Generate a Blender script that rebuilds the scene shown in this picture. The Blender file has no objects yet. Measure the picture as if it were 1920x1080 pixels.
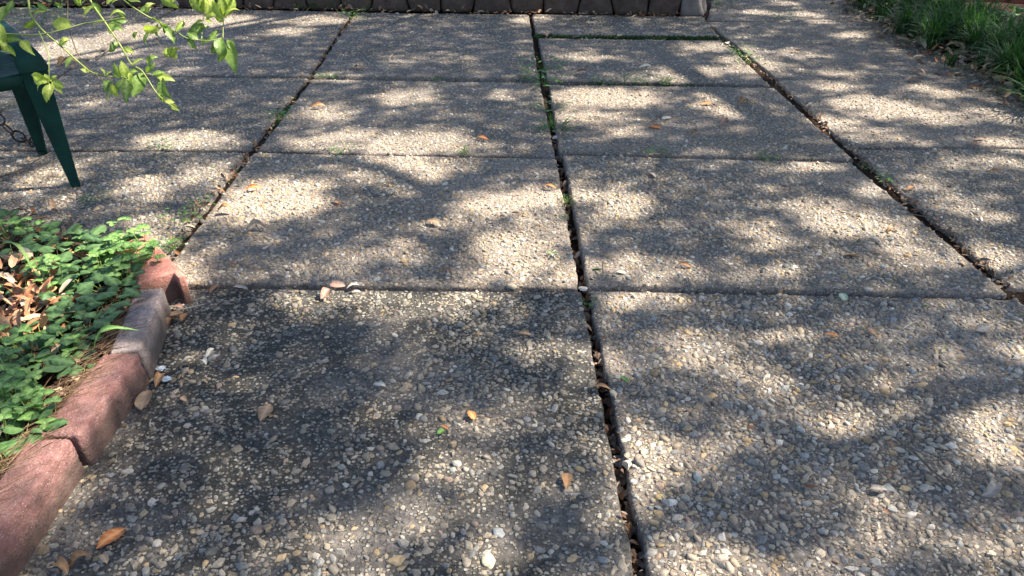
import bpy, bmesh, math, random
import numpy as np
from mathutils import Vector, Matrix, noise
R = random.Random(7); NR = np.random.default_rng(11)
S = bpy.context.scene
# ------------------------------------------------------------------ camera
F, H = 1443.0, 1.4
TH = math.atan(855/F); CT, ST = math.cos(TH), math.sin(TH)
cd = bpy.data.cameras.new('camera'); cam = bpy.data.objects.new('camera', cd); S.collection.objects.link(cam)
cam.location = (0, 0, H); cam.rotation_euler = (math.pi/2-TH, 0, 0)
cd.sensor_width = 36; cd.lens = F/1920*36; cd.clip_start = .02; cd.clip_end = 500
S.camera = cam
# ------------------------------------------------------------------ light
SAZ = math.atan2(.98, .18); SEL = math.radians(51)
SD = Vector((math.sin(SAZ)*math.cos(SEL), math.cos(SAZ)*math.cos(SEL), math.sin(SEL)))   # towards the sun
w = bpy.data.worlds.new('World'); S.world = w; w.use_nodes = True
sky = w.node_tree.nodes.new('ShaderNodeTexSky'); sky.sky_type = 'NISHITA'; sky.sun_disc = False
sky.ozone_density = 1.; sky.dust_density = 1.2; sky.sun_elevation = SEL; sky.sun_rotation = SAZ
bgn = w.node_tree.nodes['Background']; bgn.inputs['Strength'].default_value = .078
w.node_tree.links.new(sky.outputs[0], bgn.inputs[0])
sl = bpy.data.lights.new('sun', 'SUN'); sl.energy = 5.0; sl.angle = math.radians(.55); sl.color = (1, .91, .77)
so = bpy.data.objects.new('sun', sl); S.collection.objects.link(so)
so.rotation_euler = SD.to_track_quat('Z', 'Y').to_euler(); so.location = SD*30
S.view_settings.view_transform = 'Standard'; S.view_settings.look = 'None'
S.view_settings.exposure = 1.92; S.view_settings.gamma = 1

# ------------------------------------------------------------------ helpers
def at(px, py, z=0.0):          # point of the photograph -> point at height z
    a = (px-960)/F; b = (py-540)/F
    d = (a, CT-b*ST, -ST-b*CT); t = (z-H)/d[2]
    return (d[0]*t, d[1]*t, z)
def atd(px, py, dep):           # point of the photograph -> point at a distance along the view
    a = (px-960)/F; b = (py-540)/F
    return Vector((a*dep, (CT-b*ST)*dep, H+(-ST-b*CT)*dep))
def link(o, parent=None):
    S.collection.objects.link(o)
    if parent: o.parent = parent
    return o
def tag(o, label=None, cat=None, group=None, kind=None):
    if label: o['label'] = label
    if cat: o['category'] = cat
    if group: o['group'] = group
    if kind: o['kind'] = kind
    return o
def empty(name, loc=(0, 0, 0), rz=0):
    o = bpy.data.objects.new(name, None); o.location = loc; o.rotation_euler = (0, 0, rz); o.empty_display_size = .1
    return link(o)
def mobj(name, me, mat, parent=None):
    o = bpy.data.objects.new(name, me)
    if mat and not me.materials: me.materials.append(mat)
    return link(o, parent)
def pymesh(name, V, Fc, smooth=True):
    me = bpy.data.meshes.new(name); me.from_pydata([tuple(v) for v in V], [], [tuple(f) for f in Fc])
    if smooth: me.polygons.foreach_set('use_smooth', [True]*len(me.polygons))
    me.update(); return me
def npmesh(name, V, loops, starts, totals, cols=None, smooth=True):
    me = bpy.data.meshes.new(name)
    me.vertices.add(len(V)); me.vertices.foreach_set('co', np.asarray(V, np.float32).ravel())
    me.loops.add(len(loops)); me.loops.foreach_set('vertex_index', np.asarray(loops, np.int32))
    me.polygons.add(len(starts)); me.polygons.foreach_set('loop_start', np.asarray(starts, np.int32))
    me.polygons.foreach_set('loop_total', np.asarray(totals, np.int32))
    me.polygons.foreach_set('use_smooth', smooth if isinstance(smooth, np.ndarray) else np.full(len(starts), smooth))
    me.update(calc_edges=True)
    if cols is not None:
        a = me.color_attributes.new('tint', 'FLOAT_COLOR', 'POINT')
        c = np.ones((len(V), 4), np.float32); c[:, :3] = cols; a.data.foreach_set('color', c.ravel())
    return me
def instances(TV, TF, M, T, cols=None):      # template verts/faces, (n,3,3) matrices, (n,3) offsets
    n, k = len(M), len(TV)
    V = np.einsum('nij,kj->nki', M, TV)+T[:, None, :]
    lp = np.concatenate([np.array(f) for f in TF]); tot = np.array([len(f) for f in TF])
    L = (lp[None, :]+(np.arange(n)*k)[:, None]).ravel()
    tt = np.tile(tot, n); st = np.concatenate([[0], np.cumsum(tt)[:-1]])
    c = None if cols is None else np.repeat(cols, k, axis=0)
    return V.reshape(-1, 3), L, st, tt, c
def nz(x, y, z=0., s=1.): return noise.noise(Vector((x*s, y*s, z*s)))
def jit(p, a): return (p[0]+R.uniform(-a, a), p[1]+R.uniform(-a, a), p[2])

# ------------------------------------------------------------------ materials
def mat(name, base=(.3, .3, .3), rough=.8, spec=.3):
    m = bpy.data.materials.new(name); m.use_nodes = True; nt = m.node_tree
    b = nt.nodes['Principled BSDF']; b.inputs['Base Color'].default_value = (*base, 1)
    b.inputs['Roughness'].default_value = rough; b.inputs['Specular IOR Level'].default_value = spec
    return m, nt, b
def N(nt, t, **kw):
    n = nt.nodes.new(t)
    for k, v in kw.items():
        if k in n.inputs: n.inputs[k].default_value = v
        else: setattr(n, k, v)
    return n
def ramp(nt, src, stops):
    r = nt.nodes.new('ShaderNodeValToRGB'); e = r.color_ramp.elements
    while len(e) < len(stops): e.new(.5)
    for i, (p, c) in enumerate(stops):
        e[i].position = p; e[i].color = (*c, 1) if len(c) == 3 else c
    nt.links.new(src, r.inputs[0]); return r.outputs[0]
def mix(nt, a, b, f, mode='MIX'):
    m = nt.nodes.new('ShaderNodeMix'); m.data_type = 'RGBA'; m.blend_type = mode
    for s, v in ((0, f), (6, a), (7, b)):
        if hasattr(v, 'links'): nt.links.new(v, m.inputs[s])
        else: m.inputs[s].default_value = (*v, 1) if isinstance(v, tuple) else v
    return m.outputs[2]
def math_(nt, op, a, b=0.):
    m = nt.nodes.new('ShaderNodeMath'); m.operation = op
    for s, v in ((0, a), (1, b)):
        if hasattr(v, 'links'): nt.links.new(v, m.inputs[s])
        else: m.inputs[s].default_value = v
    return m.outputs[0]
def tex(nt, kind, scale, detail=4., coord='Object', rough=.6, out=None, vec=None):
    if vec is None:
        tc = nt.nodes.new('ShaderNodeTexCoord'); vec = tc.outputs[coord]
    if kind == 'noise':
        t = nt.nodes.new('ShaderNodeTexNoise'); t.inputs['Scale'].default_value = scale
        t.inputs['Detail'].default_value = detail; t.inputs['Roughness'].default_value = rough
    else:
        t = nt.nodes.new('ShaderNodeTexVoronoi'); t.inputs['Scale'].default_value = scale
    nt.links.new(vec, t.inputs['Vector'])
    return t.outputs[out or ('Fac' if kind == 'noise' else 'Distance')]
def bump(nt, b, h, strength=.5, dist=.01):
    n = nt.nodes.new('ShaderNodeBump'); n.inputs['Strength'].default_value = strength; n.inputs['Distance'].default_value = dist
    nt.links.new(h, n.inputs['Height']); nt.links.new(n.outputs[0], b.inputs['Normal'])

def oattr(nt, name):
    a = nt.nodes.new('ShaderNodeAttribute'); a.attribute_type = 'OBJECT'; a.attribute_name = name; return a.outputs['Fac']
# concrete with fine aggregate and grime
def world_pos(nt): return nt.nodes.new('ShaderNodeNewGeometry').outputs['Position']
CONC, nt, b = mat('exposed_aggregate_concrete', rough=.85, spec=.25)
wp = world_pos(nt)
n1 = tex(nt, 'noise', 2.2, 6, vec=wp); n2 = tex(nt, 'noise', 60, 5, vec=wp, rough=.7)
cem = ramp(nt, n1, [(.3, (.195, .170, .150)), (.55, (.28, .243, .218)), (.75, (.345, .303, .272))])
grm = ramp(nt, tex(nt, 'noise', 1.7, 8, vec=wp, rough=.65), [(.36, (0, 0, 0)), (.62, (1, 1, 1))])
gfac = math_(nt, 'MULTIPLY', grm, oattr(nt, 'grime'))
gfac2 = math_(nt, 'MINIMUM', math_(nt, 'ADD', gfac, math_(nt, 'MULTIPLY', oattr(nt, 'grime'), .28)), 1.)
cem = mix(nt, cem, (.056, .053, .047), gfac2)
cem = mix(nt, cem, ramp(nt, n2, [(.3, (.3, .3, .3)), (.5, (.85, .85, .85)), (.7, (1.5, 1.45, 1.4))]), 1., 'MULTIPLY')
v = nt.nodes.new('ShaderNodeTexVoronoi'); v.inputs['Scale'].default_value = 88; nt.links.new(wp, v.inputs['Vector'])
vmask = ramp(nt, v.outputs['Distance'], [(.36, (1, 1, 1)), (.5, (0, 0, 0))])
sep = nt.nodes.new('ShaderNodeSeparateColor'); nt.links.new(v.outputs['Color'], sep.inputs[0])
vcol = ramp(nt, sep.outputs[0], [(0, (.10, .095, .085)), (.25, (.24, .20, .15)), (.5, (.33, .27, .19)), (.7, (.25, .25, .235)), (.86, (.42, .37, .29)), (1, (.56, .52, .44))])
vsel = ramp(nt, sep.outputs[1], [(.30, (0, 0, 0)), (.36, (1, 1, 1))])
col = mix(nt, cem, vcol, math_(nt, 'MULTIPLY', math_(nt, 'MULTIPLY', vmask, vsel), .8))
v2 = nt.nodes.new('ShaderNodeTexVoronoi'); v2.inputs['Scale'].default_value = 240; nt.links.new(wp, v2.inputs['Vector'])
sp2 = nt.nodes.new('ShaderNodeSeparateColor'); nt.links.new(v2.outputs['Color'], sp2.inputs[0])
spk = math_(nt, 'MULTIPLY', ramp(nt, v2.outputs['Distance'], [(.25, (1, 1, 1)), (.4, (0, 0, 0))]), ramp(nt, sp2.outputs[0], [(.8, (0, 0, 0)), (.84, (1, 1, 1))]))
col = mix(nt, col, (.5, .46, .38), math_(nt, 'MULTIPLY', spk, .35))
col = mix(nt, col, mix(nt, (.86, .88, .90), (1.14, 1.08, 1.02), oattr(nt, 'tone')), 1., 'MULTIPLY')
nt.links.new(col, b.inputs['Base Color'])
hh = math_(nt, 'ADD', math_(nt, 'MULTIPLY', math_(nt, 'MULTIPLY', vmask, vsel), .6), math_(nt, 'MULTIPLY', n2, .5))
bump(nt, b, hh, 1., .009)

PEB, nt, b = mat('pebble_stone', rough=.62, spec=.35)
ca = nt.nodes.new('ShaderNodeAttribute'); ca.attribute_name = 'tint'
wp = world_pos(nt)
c = mix(nt, ca.outputs['Color'], ramp(nt, tex(nt, 'noise', 140, 4, vec=wp, rough=.7), [(.3, (.66, .66, .66)), (.7, (1.25, 1.22, 1.18))]), 1., 'MULTIPLY')
gf = math_(nt, 'MULTIPLY', ramp(nt, tex(nt, 'noise', 1.7, 8, vec=wp, rough=.65), [(.36, (.3, .3, .3)), (.62, (.85, .85, .85))]), oattr(nt, 'grime'))
c = mix(nt, c, (.05, .05, .045), math_(nt, 'MULTIPLY', gf, .5))
nt.links.new(c, b.inputs['Base Color'])
bump(nt, b, tex(nt, 'noise', 220, 3, vec=wp), .35, .002)

SOIL, nt, b = mat('dark_soil', rough=.95, spec=.1)
n1 = tex(nt, 'noise', 35, 8, vec=world_pos(nt), rough=.75)
nt.links.new(ramp(nt, n1, [(.3, (.012, .009, .006)), (.55, (.04, .026, .017)), (.75, (.10, .065, .042))]), b.inputs['Base Color'])
bump(nt, b, n1, 1., .03)
GRASSG, nt, b = mat('mulched_ground', rough=.95, spec=.1)
n1 = tex(nt, 'noise', 9, 10, vec=world_pos(nt), rough=.75)
nt.links.new(ramp(nt, n1, [(.35, (.03, .022, .014)), (.5, (.06, .045, .028)), (.62, (.035, .055, .02)), (.8, (.05, .08, .03))]), b.inputs['Base Color'])
bump(nt, b, n1, 1., .05)

def stone_mat(name, stops, sc=18, speck=None, bstr=.7, bd=.012, rough=.85):
    m, nt, b = mat(name, rough=rough, spec=.25)
    n1 = tex(nt, 'noise', sc, 8, vec=world_pos(nt), rough=.7)
    c = ramp(nt, n1, stops)
    if speck:
        v = nt.nodes.new('ShaderNodeTexVoronoi'); v.inputs['Scale'].default_value = speck[0]
        nt.links.new(world_pos(nt), v.inputs['Vector'])
        sp = nt.nodes.new('ShaderNodeSeparateColor'); nt.links.new(v.outputs['Color'], sp.inputs[0])
        f = math_(nt, 'MULTIPLY', ramp(nt, v.outputs['Distance'], [(.2, (1, 1, 1)), (.42, (0, 0, 0))]), ramp(nt, sp.outputs[0], [(speck[2], (0, 0, 0)), (speck[2]+.08, (1, 1, 1))]))
        c = mix(nt, c, speck[1], f)
        vd = tex(nt, 'noise', 5, 5, vec=world_pos(nt))
        sz_ = nt.nodes.new('ShaderNodeSeparateXYZ'); nt.links.new(world_pos(nt), sz_.inputs[0])
        low = ramp(nt, math_(nt, 'ADD', math_(nt, 'MULTIPLY', sz_.outputs[2], 6.), math_(nt, 'MULTIPLY', vd, .8)), [(.66, (1, 1, 1)), (.98, (0, 0, 0))])   # soil splashed up from the ground
        vd2 = math_(nt, 'MAXIMUM', math_(nt, 'MULTIPLY', low, .8), math_(nt, 'MULTIPLY', ramp(nt, vd, [(.48, (0, 0, 0)), (.72, (1, 1, 1))]), .6))
        c = mix(nt, c, (.06, .045, .036), vd2)
    nt.links.new(c, b.inputs['Base Color'])
    bump(nt, b, math_(nt, 'ADD', n1, math_(nt, 'MULTIPLY', tex(nt, 'noise', 160, 4, vec=world_pos(nt)), .25)), bstr, bd)
    return m
WALLST = stone_mat('brown_wall_stone', [(.3, (.045, .030, .023)), (.5, (.085, .058, .044)), (.7, (.13, .094, .074))], 12)
GREYST = stone_mat('grey_wall_stone', [(.3, (.12, .10, .09)), (.6, (.19, .165, .15)), (.8, (.25, .22, .20))], 14)
REDBL = stone_mat('red_concrete_block', [(.3, (.17, .078, .07)), (.5, (.255, .125, .115)), (.75, (.35, .205, .19))], 26, (210, (.42, .31, .28), .74), 1., .016)
PINKBL = stone_mat('faded_grey_pink_block', [(.3, (.17, .135, .125)), (.5, (.26, .205, .195)), (.75, (.37, .31, .295))], 45, (200, (.48, .42, .42), .6))
SALMON = stone_mat('salmon_red_block', [(.3, (.28, .11, .085)), (.5, (.38, .16, .125)), (.75, (.47, .22, .18))], 26, (180, (.6, .4, .33), .75))
BRICKM = stone_mat('red_brick', [(.3, (.13, .03, .02)), (.5, (.21, .05, .035)), (.75, (.28, .09, .06))], 20)
BARK = stone_mat('grey_brown_bark', [(.3, (.03, .024, .018)), (.5, (.08, .064, .05)), (.75, (.15, .125, .10))], 9, None, 1., .04)

def leaf_mat(name, c1, c2, c3, trans=.35, rough=.45, vein=True, spec=.4, tcol=None, scale=60):
    m, nt, b = mat(name, rough=rough, spec=spec)
    oi = nt.nodes.new('ShaderNodeObjectInfo')
    vec = nt.nodes.new('ShaderNodeVectorMath'); vec.operation = 'ADD'
    nt.links.new(world_pos(nt), vec.inputs[0]); nt.links.new(oi.outputs['Random'], vec.inputs[1])
    n = tex(nt, 'noise', scale, 4, vec=vec.outputs[0])
    n = math_(nt, 'ADD', math_(nt, 'MULTIPLY', n, .6), math_(nt, 'MULTIPLY', oi.outputs['Random'], .4))
    c = ramp(nt, n, [(.25, c1), (.5, c2), (.75, c3)])
    if vein:
        uv = nt.nodes.new('ShaderNodeAttribute'); uv.attribute_name = 'tint'
        c = mix(nt, c, tuple(min(1, x*1.7+.03) for x in c3), math_(nt, 'MULTIPLY', uv.outputs['Fac'], .55))
    nt.links.new(c, b.inputs['Base Color'])
    bump(nt, b, tex(nt, 'noise', 130, 2, vec=world_pos(nt)), .5, .004)
    out = nt.nodes['Material Output']; t = nt.nodes.new('ShaderNodeBsdfTranslucent'); ms = nt.nodes.new('ShaderNodeMixShader')
    tc = mix(nt, c, tcol or (1.5, 1.6, .7), 1., 'MULTIPLY'); nt.links.new(tc, t.inputs[0])
    ms.inputs[0].default_value = trans
    nt.links.new(b.outputs[0], ms.inputs[1]); nt.links.new(t.outputs[0], ms.inputs[2]); nt.links.new(ms.outputs[0], out.inputs[0])
    return m
LF_SHRUB = leaf_mat('young_shrub_leaf', (.12, .19, .03), (.20, .27, .05), (.30, .35, .08), .45, scale=25)
LF_SHRUBD = leaf_mat('older_shrub_leaf', (.05, .10, .018), (.085, .15, .03), (.14, .21, .045), .35, scale=25)
LF_MINT = leaf_mat('dark_groundcover_leaf', (.018, .052, .018), (.036, .088, .028), (.08, .15, .05), .25, scale=30)
LF_CLOV = leaf_mat('pale_clover_leaf', (.06, .15, .035), (.11, .22, .055), (.19, .30, .10), .35, scale=30)
LF_WEED = leaf_mat('weed_leaf', (.04, .11, .018), (.075, .17, .03), (.12, .23, .05), .3, vein=False, scale=40)
LF_LIRI = leaf_mat('liriope_blade', (.014, .046, .014), (.028, .08, .022), (.065, .14, .035), .3, .6, vein=False, spec=.2, scale=12)
LF_TREE = leaf_mat('tree_leaf', (.03, .06, .015), (.05, .09, .022), (.08, .12, .03), .12, vein=False, scale=3)
DRY = {}
for k, cs in dict(brown=((.17, .085, .04), (.26, .13, .06), (.34, .19, .09)), orange=((.33, .11, .035), (.45, .17, .05), (.55, .26, .10)),
                  tan=((.25, .15, .08), (.34, .21, .12), (.42, .29, .18)), grey=((.17, .15, .13), (.25, .22, .19), (.33, .29, .25)),
                  pale=((.28, .26, .22), (.38, .355, .30), (.48, .45, .39)), pink=((.27, .15, .11), (.35, .20, .15), (.43, .28, .21)),
                  green=((.07, .16, .03), (.11, .23, .05), (.18, .32, .09)), palegreen=((.3, .38, .26), (.38, .46, .32), (.46, .52, .4))).items():
    DRY[k] = leaf_mat('dry_leaf_'+k if 'green' not in k else 'fallen_'+k+'_leaf', *cs, trans=.12, rough=.6, scale=50, tcol=(1.2, 1., .7), spec=.3)
def tint_mat(name, trans=.1, rough=.7):
    m, nt, b = mat(name, rough=rough, spec=.25)
    a = nt.nodes.new('ShaderNodeAttribute'); a.attribute_name = 'tint'
    c = mix(nt, a.outputs['Color'], ramp(nt, tex(nt, 'noise', 90, 4, vec=world_pos(nt)), [(.3, (.7, .7, .7)), (.7, (1.2, 1.2, 1.2))]), 1., 'MULTIPLY')
    nt.links.new(c, b.inputs['Base Color'])
    return m
LITTERM = tint_mat('dead_leaf_litter'); NEEDLEM = tint_mat('pine_needle'); MOSSM = tint_mat('moss')
TWIGM = stone_mat('dry_twig_bark', [(.3, (.07, .055, .045)), (.5, (.14, .115, .095)), (.75, (.24, .21, .18))], 60, None, .6, .003)
PALETWIG = stone_mat('bleached_twig', [(.3, (.3, .26, .21)), (.5, (.42, .38, .31)), (.75, (.52, .48, .4))], 60, None, .5, .002)
GSTEM = stone_mat('green_shrub_stem', [(.3, (.12, .17, .035)), (.5, (.22, .27, .07)), (.75, (.32, .36, .13))], 40, None, .3, .002, .55)
BSTEM = stone_mat('brown_shrub_stem', [(.3, (.05, .04, .02)), (.5, (.10, .085, .04)), (.75, (.16, .15, .07))], 40, None, .4, .002, .6)
CHAIRM, nt, b = mat('dark_green_plastic', (.006, .075, .06), .6, .2)
n1 = tex(nt, 'noise', 14, 6, vec=world_pos(nt))
nt.links.new(ramp(nt, n1, [(.35, (.0015, .022, .017)), (.55, (.0025, .033, .026)), (.8, (.006, .050, .040))]), b.inputs['Base Color'])
nt.links.new(ramp(nt, tex(nt, 'noise', 40, 5, vec=world_pos(nt)), [(.3, (.5, .5, .5)), (.8, (.72, .72, .72))]), b.inputs['Roughness'])
CHAINM, nt, b = mat('rusted_dark_iron', (.03, .022, .018), .6, .4); b.inputs['Metallic'].default_value = .3
n1 = tex(nt, 'noise', 90, 5, vec=world_pos(nt))
nt.links.new(ramp(nt, n1, [(.4, (.012, .010, .010)), (.7, (.07, .035, .02))]), b.inputs['Base Color'])

# ------------------------------------------------------------------ geometry builders
def rough_block(V8, n=7, r=.12, amp=.004, nsc=14, seed=0, fine=0.):
    """hexahedron given by 8 corners (bottom 4 ccw, top 4 ccw), rounded edges, uneven faces"""
    V8 = [Vector(v) for v in V8]
    bm = bmesh.new(); bmesh.ops.create_cube(bm, size=2)
    bmesh.ops.subdivide_edges(bm, edges=bm.edges[:], cuts=n, use_grid_fill=True)
    dx = ((V8[1]-V8[0]).length+(V8[2]-V8[3]).length)/2; dy = ((V8[3]-V8[0]).length+(V8[2]-V8[1]).length)/2; dz = (V8[4]-V8[0]).length
    sz = Vector((dx, dy, dz))/2; rr = r*min(dx, dy, dz)
    for v in bm.verts:
        p = Vector((v.co.x*sz.x, v.co.y*sz.y, v.co.z*sz.z))
        q = Vector([max(-(sz[i]-rr), min(sz[i]-rr, p[i])) for i in range(3)])
        d = p-q
        if d.length > 1e-9: p = q+d.normalized()*rr
        a, b_, c_ = [(p[i]/sz[i]+1)/2 for i in range(3)]
        lo = (V8[0]*(1-a)+V8[1]*a)*(1-b_)+(V8[3]*(1-a)+V8[2]*a)*b_
        hi = (V8[4]*(1-a)+V8[5]*a)*(1-b_)+(V8[7]*(1-a)+V8[6]*a)*b_
        w_ = lo*(1-c_)+hi*c_
        nv = noise.noise_vector(w_*nsc+Vector((seed*3.1, 0, 0)))
        v.co = w_+nv*amp
        if fine:
            c1 = noise.noise(w_*70+Vector((seed, 0, 0))); edge = sum(1 for q in (a, b_, c_) if q < .06 or q > .94)
            v.co += (w_-(V8[0]+V8[6])/2).normalized()*(fine*noise.noise(w_*260)*1.4+fine*c1*.8-(.005*max(0, c1-.25)*4 if edge >= 2 else 0))
    me = bpy.data.meshes.new('block'); bm.to_mesh(me); bm.free()
    me.polygons.foreach_set('use_smooth', [True]*len(me.polygons)); return me
def tube(pts, radii, seg=6, name='tube'):
    V, Fc = [], []; pts = [Vector(p) for p in pts]; n = len(pts)
    up = Vector((.3, .2, 1)).normalized()
    for i, p in enumerate(pts):
        t = (pts[min(i+1, n-1)]-pts[max(i-1, 0)])
        t = t.normalized() if t.length > 1e-9 else Vector((0, 0, 1))
        a = t.cross(up)
        if a.length < 1e-3: a = t.cross(Vector((1, 0, 0)))
        a.normalize(); b_ = t.cross(a)
        for k in range(seg):
            an = 2*math.pi*k/seg; V.append(p+(a*math.cos(an)+b_*math.sin(an))*radii[i])
    for i in range(n-1):
        for k in range(seg):
            Fc.append((i*seg+k, i*seg+(k+1) % seg, (i+1)*seg+(k+1) % seg, (i+1)*seg+k))
    Fc.append(tuple(range(seg))[::-1]); Fc.append(tuple((n-1)*seg+k for k in range(seg)))
    return V, Fc
def smooth_path(P, sub=5):
    P = [Vector(p) for p in P]; out = []
    for i in range(len(P)-1):
        p0, p1, p2, p3 = P[max(i-1, 0)], P[i], P[i+1], P[min(i+2, len(P)-1)]
        for k in range(sub):
            t = k/sub
            out.append(.5*((2*p1)+(-p0+p2)*t+(2*p0-5*p1+4*p2-p3)*t*t+(-p0+3*p1-3*p2+p3)*t**3))
    out.append(P[-1]); return out
def join_vf(parts):
    V, Fc = [], []
    for v, f in parts:
        o = len(V); V += list(v); Fc += [tuple(i+o for i in q) for q in f]
    return V, Fc
def leaf_mesh(kind='ovate', curl=.15, fold=.25, wr=.45, seed=0, twist=0., nl=8):
    """leaf along +Y, base at the origin, length 1, real blade with a folded midrib"""
    rr = random.Random(seed); V, Fc, col = [], [], []
    ws = [-1, -.5, 0, .5, 1]
    for i in range(nl+1):
        t = i/nl
        if kind == 'ovate': w_ = math.sin(math.pi*t**.8)**(.62 if 0 < seed < 10 else .85)
        elif kind == 'obovate': w_ = math.sin(math.pi*t**1.25)**.6
        elif kind == 'lance': w_ = math.sin(math.pi*t**.85)**1.1
        elif kind == 'round': w_ = (max(0, 1-(2*t-1)**2))**.5
        else: w_ = math.sin(math.pi*t)
        w_ = max(w_, .02)*wr/2*(1+rr.uniform(-.06, .06))
        cz = -curl*(2*t-1)**2+curl if True else 0
        cz += .03*math.sin(7*t+seed)
        for j, s in enumerate(ws):
            z = cz+abs(s)*fold*w_*(1 if j != 2 else 1)+.012*math.sin(t*25+j*2)*(abs(s) == 1)
            x = s*w_; an = twist*(t-.3); V.append((x*math.cos(an)-z*math.sin(an), t-.08*curl*t, x*math.sin(an)+z*math.cos(an)))
            col.append(1. if j == 2 else (.5 if (i % 2 == 0 and abs(s) == .5) else 0.))
    for i in range(nl):
        for j in range(4):
            a = i*5+j; Fc.append((a, a+1, a+6, a+5))
    me = pymesh(kind+'_leaf', V, Fc)
    at_ = me.color_attributes.new('tint', 'FLOAT_COLOR', 'POINT')
    at_.data.foreach_set('color', np.repeat(np.array(col, np.float32), 4))
    return me
def with_mat(me, m):
    me = me.copy(); me.materials.clear(); me.materials.append(m); return me
def basis(yaxis, up=Vector((0, 0, 1)), roll=0.):
    y = yaxis.normalized(); x = y.cross(up)
    if x.length < 1e-4: x = y.cross(Vector((1, 0, 0)))
    x.normalize(); z = x.cross(y)
    M = Matrix((x, y, z)).transposed()
    return M @ Matrix.Rotation(roll, 3, 'Y')
def place(o, loc, M3, s):
    m = M3.to_4x4() @ Matrix.Diagonal((*([s]*3 if not isinstance(s, tuple) else s), 1)); m.translation = loc
    o.matrix_local = m

# ------------------------------------------------------------------ ground
gm = pymesh('ground', [(-70, -60, -.10), (70, -60, -.10), (70, 90, -.10), (-70, 90, -.10)], [(0, 1, 2, 3)], False)
tag(mobj('ground', gm, GRASSG), kind='structure')

# the patio: joint soil with the slabs as its pieces
patio_me = []
nx, ny = 90, 90
xs = np.linspace(-5.6, 4.2, nx); ys = np.linspace(-.4, 8.9, ny)
V = [(x, y, (-.052 if y < 3.7 and abs(x-.25) < .1 else (-.016 if abs(x+1.3) < .2 or x > 1.6 else -.035))+.012*nz(x, y, 0, 9)+.008*nz(x, y, 3, 31)) for y in ys for x in xs]
Fc = [(j*nx+i, j*nx+i+1, (j+1)*nx+i+1, (j+1)*nx+i) for j in range(ny-1) for i in range(nx-1)]
patio = tag(mobj('patio', pymesh('patio', V, Fc), SOIL), kind='structure')

# slabs: corner pixels far-left, far-right, near-right, near-left
A = at
def ext(far, near, d):          # extend the line far->near to depth y=d
    t = (d-far[1])/(near[1]-far[1]); return (far[0]+(near[0]-far[0])*t, d, 0)
NEAR = 1.03
c0n = ext(A(1088, 543), A(1190, 1080), NEAR)
c1n = ext(A(1104, 545), A(1219, 1080), NEAR)
wl_ = A(668, 26)
slabs = []   # (corners, z, (dz far, dz near), grime, density, zone)
def slab(c, z=0., tilt=(0, 0), grime=.3, dens=.9, zone=0, seed=0): slabs.append((c, z, tilt, grime, dens, zone))
# first row, near
lj = ext(A(475, 285), A(286, 537), NEAR)
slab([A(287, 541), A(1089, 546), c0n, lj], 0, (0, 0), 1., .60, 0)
slab([A(1104, 543), A(1908, 559), (2.02, NEAR, 0), c1n], .0, (-.004, 0), .52, .95, 0)
slab([A(1925, 556), (3.5, 2.30, 0), (3.6, NEAR, 0), (2.06, NEAR, 0)], .0, (0, 0), .3, .9, 0)
# second row
slab([A(476, 288), A(1043, 299), A(1085, 538), A(290, 531)], .0, (.004, 0), .36, .93, 1)
slab([A(1057, 293), A(1596, 307), A(1888, 553), A(1103, 537)], .004, (.002, .004), .42, .9, 1)
slab([A(1598, 281), (4.05, 3.77, 0), (4.05, 2.34, 0), A(1895, 541)], .002, (0, 0), .45, .92, 1)
slab([(-2.92, 3.74, 0), A(466, 285), A(278, 531), (-2.80, 2.40, 0)], -.002, (0, 0), .5, .9, 1)
slab([(-4.55, 3.74, 0), (-2.945, 3.74, 0), (-2.825, 2.40, 0), (-4.5, 2.4, 0)], 0, (0, 0), .45, .8, 2)
# third row
slab([A(585, 149), A(1012, 155), A(1041, 294), A(481, 283)], .0, (0, 0), .38, .88, 2)
slab([A(1030, 160), A(1452, 166), A(1600, 302), A(1049, 288)], .004, (0, .006), .42, .86, 2)
slab([A(1455, 150), (4.0, 5.08, 0), (4.05, 3.80, 0), A(1591, 276)], .004, (0, 0), .25, .95, 2)
slab([(-3.0, 5.14, 0), A(576, 147), A(470, 281), (-2.93, 3.765, 0)], 0, (0, 0), .5, .85, 2)
slab([(-4.6, 5.14, 0), (-3.025, 5.14, 0), (-2.955, 3.765, 0), (-4.55, 3.765, 0)], 0, (0, 0), .5, .8, 3)
# fourth row
slab([A(668, 24), A(991, 28), A(1010, 149), A(588, 144)], .004, (0, .004), .42, .8, 3)
slab([A(1009, 72), A(1356, 76), A(1443, 159), A(1027, 151)], 0, (0, 0), .5, .8, 3)
slab([A(998, 27), A(1317, 31), A(1350, 69), A(1005, 64)], 0, (0, 0), .5, .75, 3)
slab([A(1325, 42), (3.98, 6.83, 0), (4.0, 5.09, 0), A(1458, 148)], .002, (0, 0), .3, .9, 3)
slab([A(1335, 0), (4.1, 8.9, 0), (3.98, 6.845, 0), A(1326, 39)], 0, (0, 0), .35, .8, 3)
slab([(-3.08, 7.42, 0), A(660, 22), A(580, 142), (-3.01, 5.17, 0)], 0, (0, 0), .45, .8, 3)
slab([(-5.4, 7.5, 0), (-3.11, 7.42, 0), (-3.04, 5.17, 0), (-5.3, 5.17, 0)], 0, (0, 0), .45, .8, 3)

for xa, xb in ((-1.02, c0n[0]), (c1n[0]+.005, 2.05), (2.07, 3.6)):
    slab([(xa, NEAR-.014, 0), (xb, NEAR-.014, 0), (xb+.03, -.3, 0), (xa, -.3, 0)], 0, (0, 0), .5, .85, 2)

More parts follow.
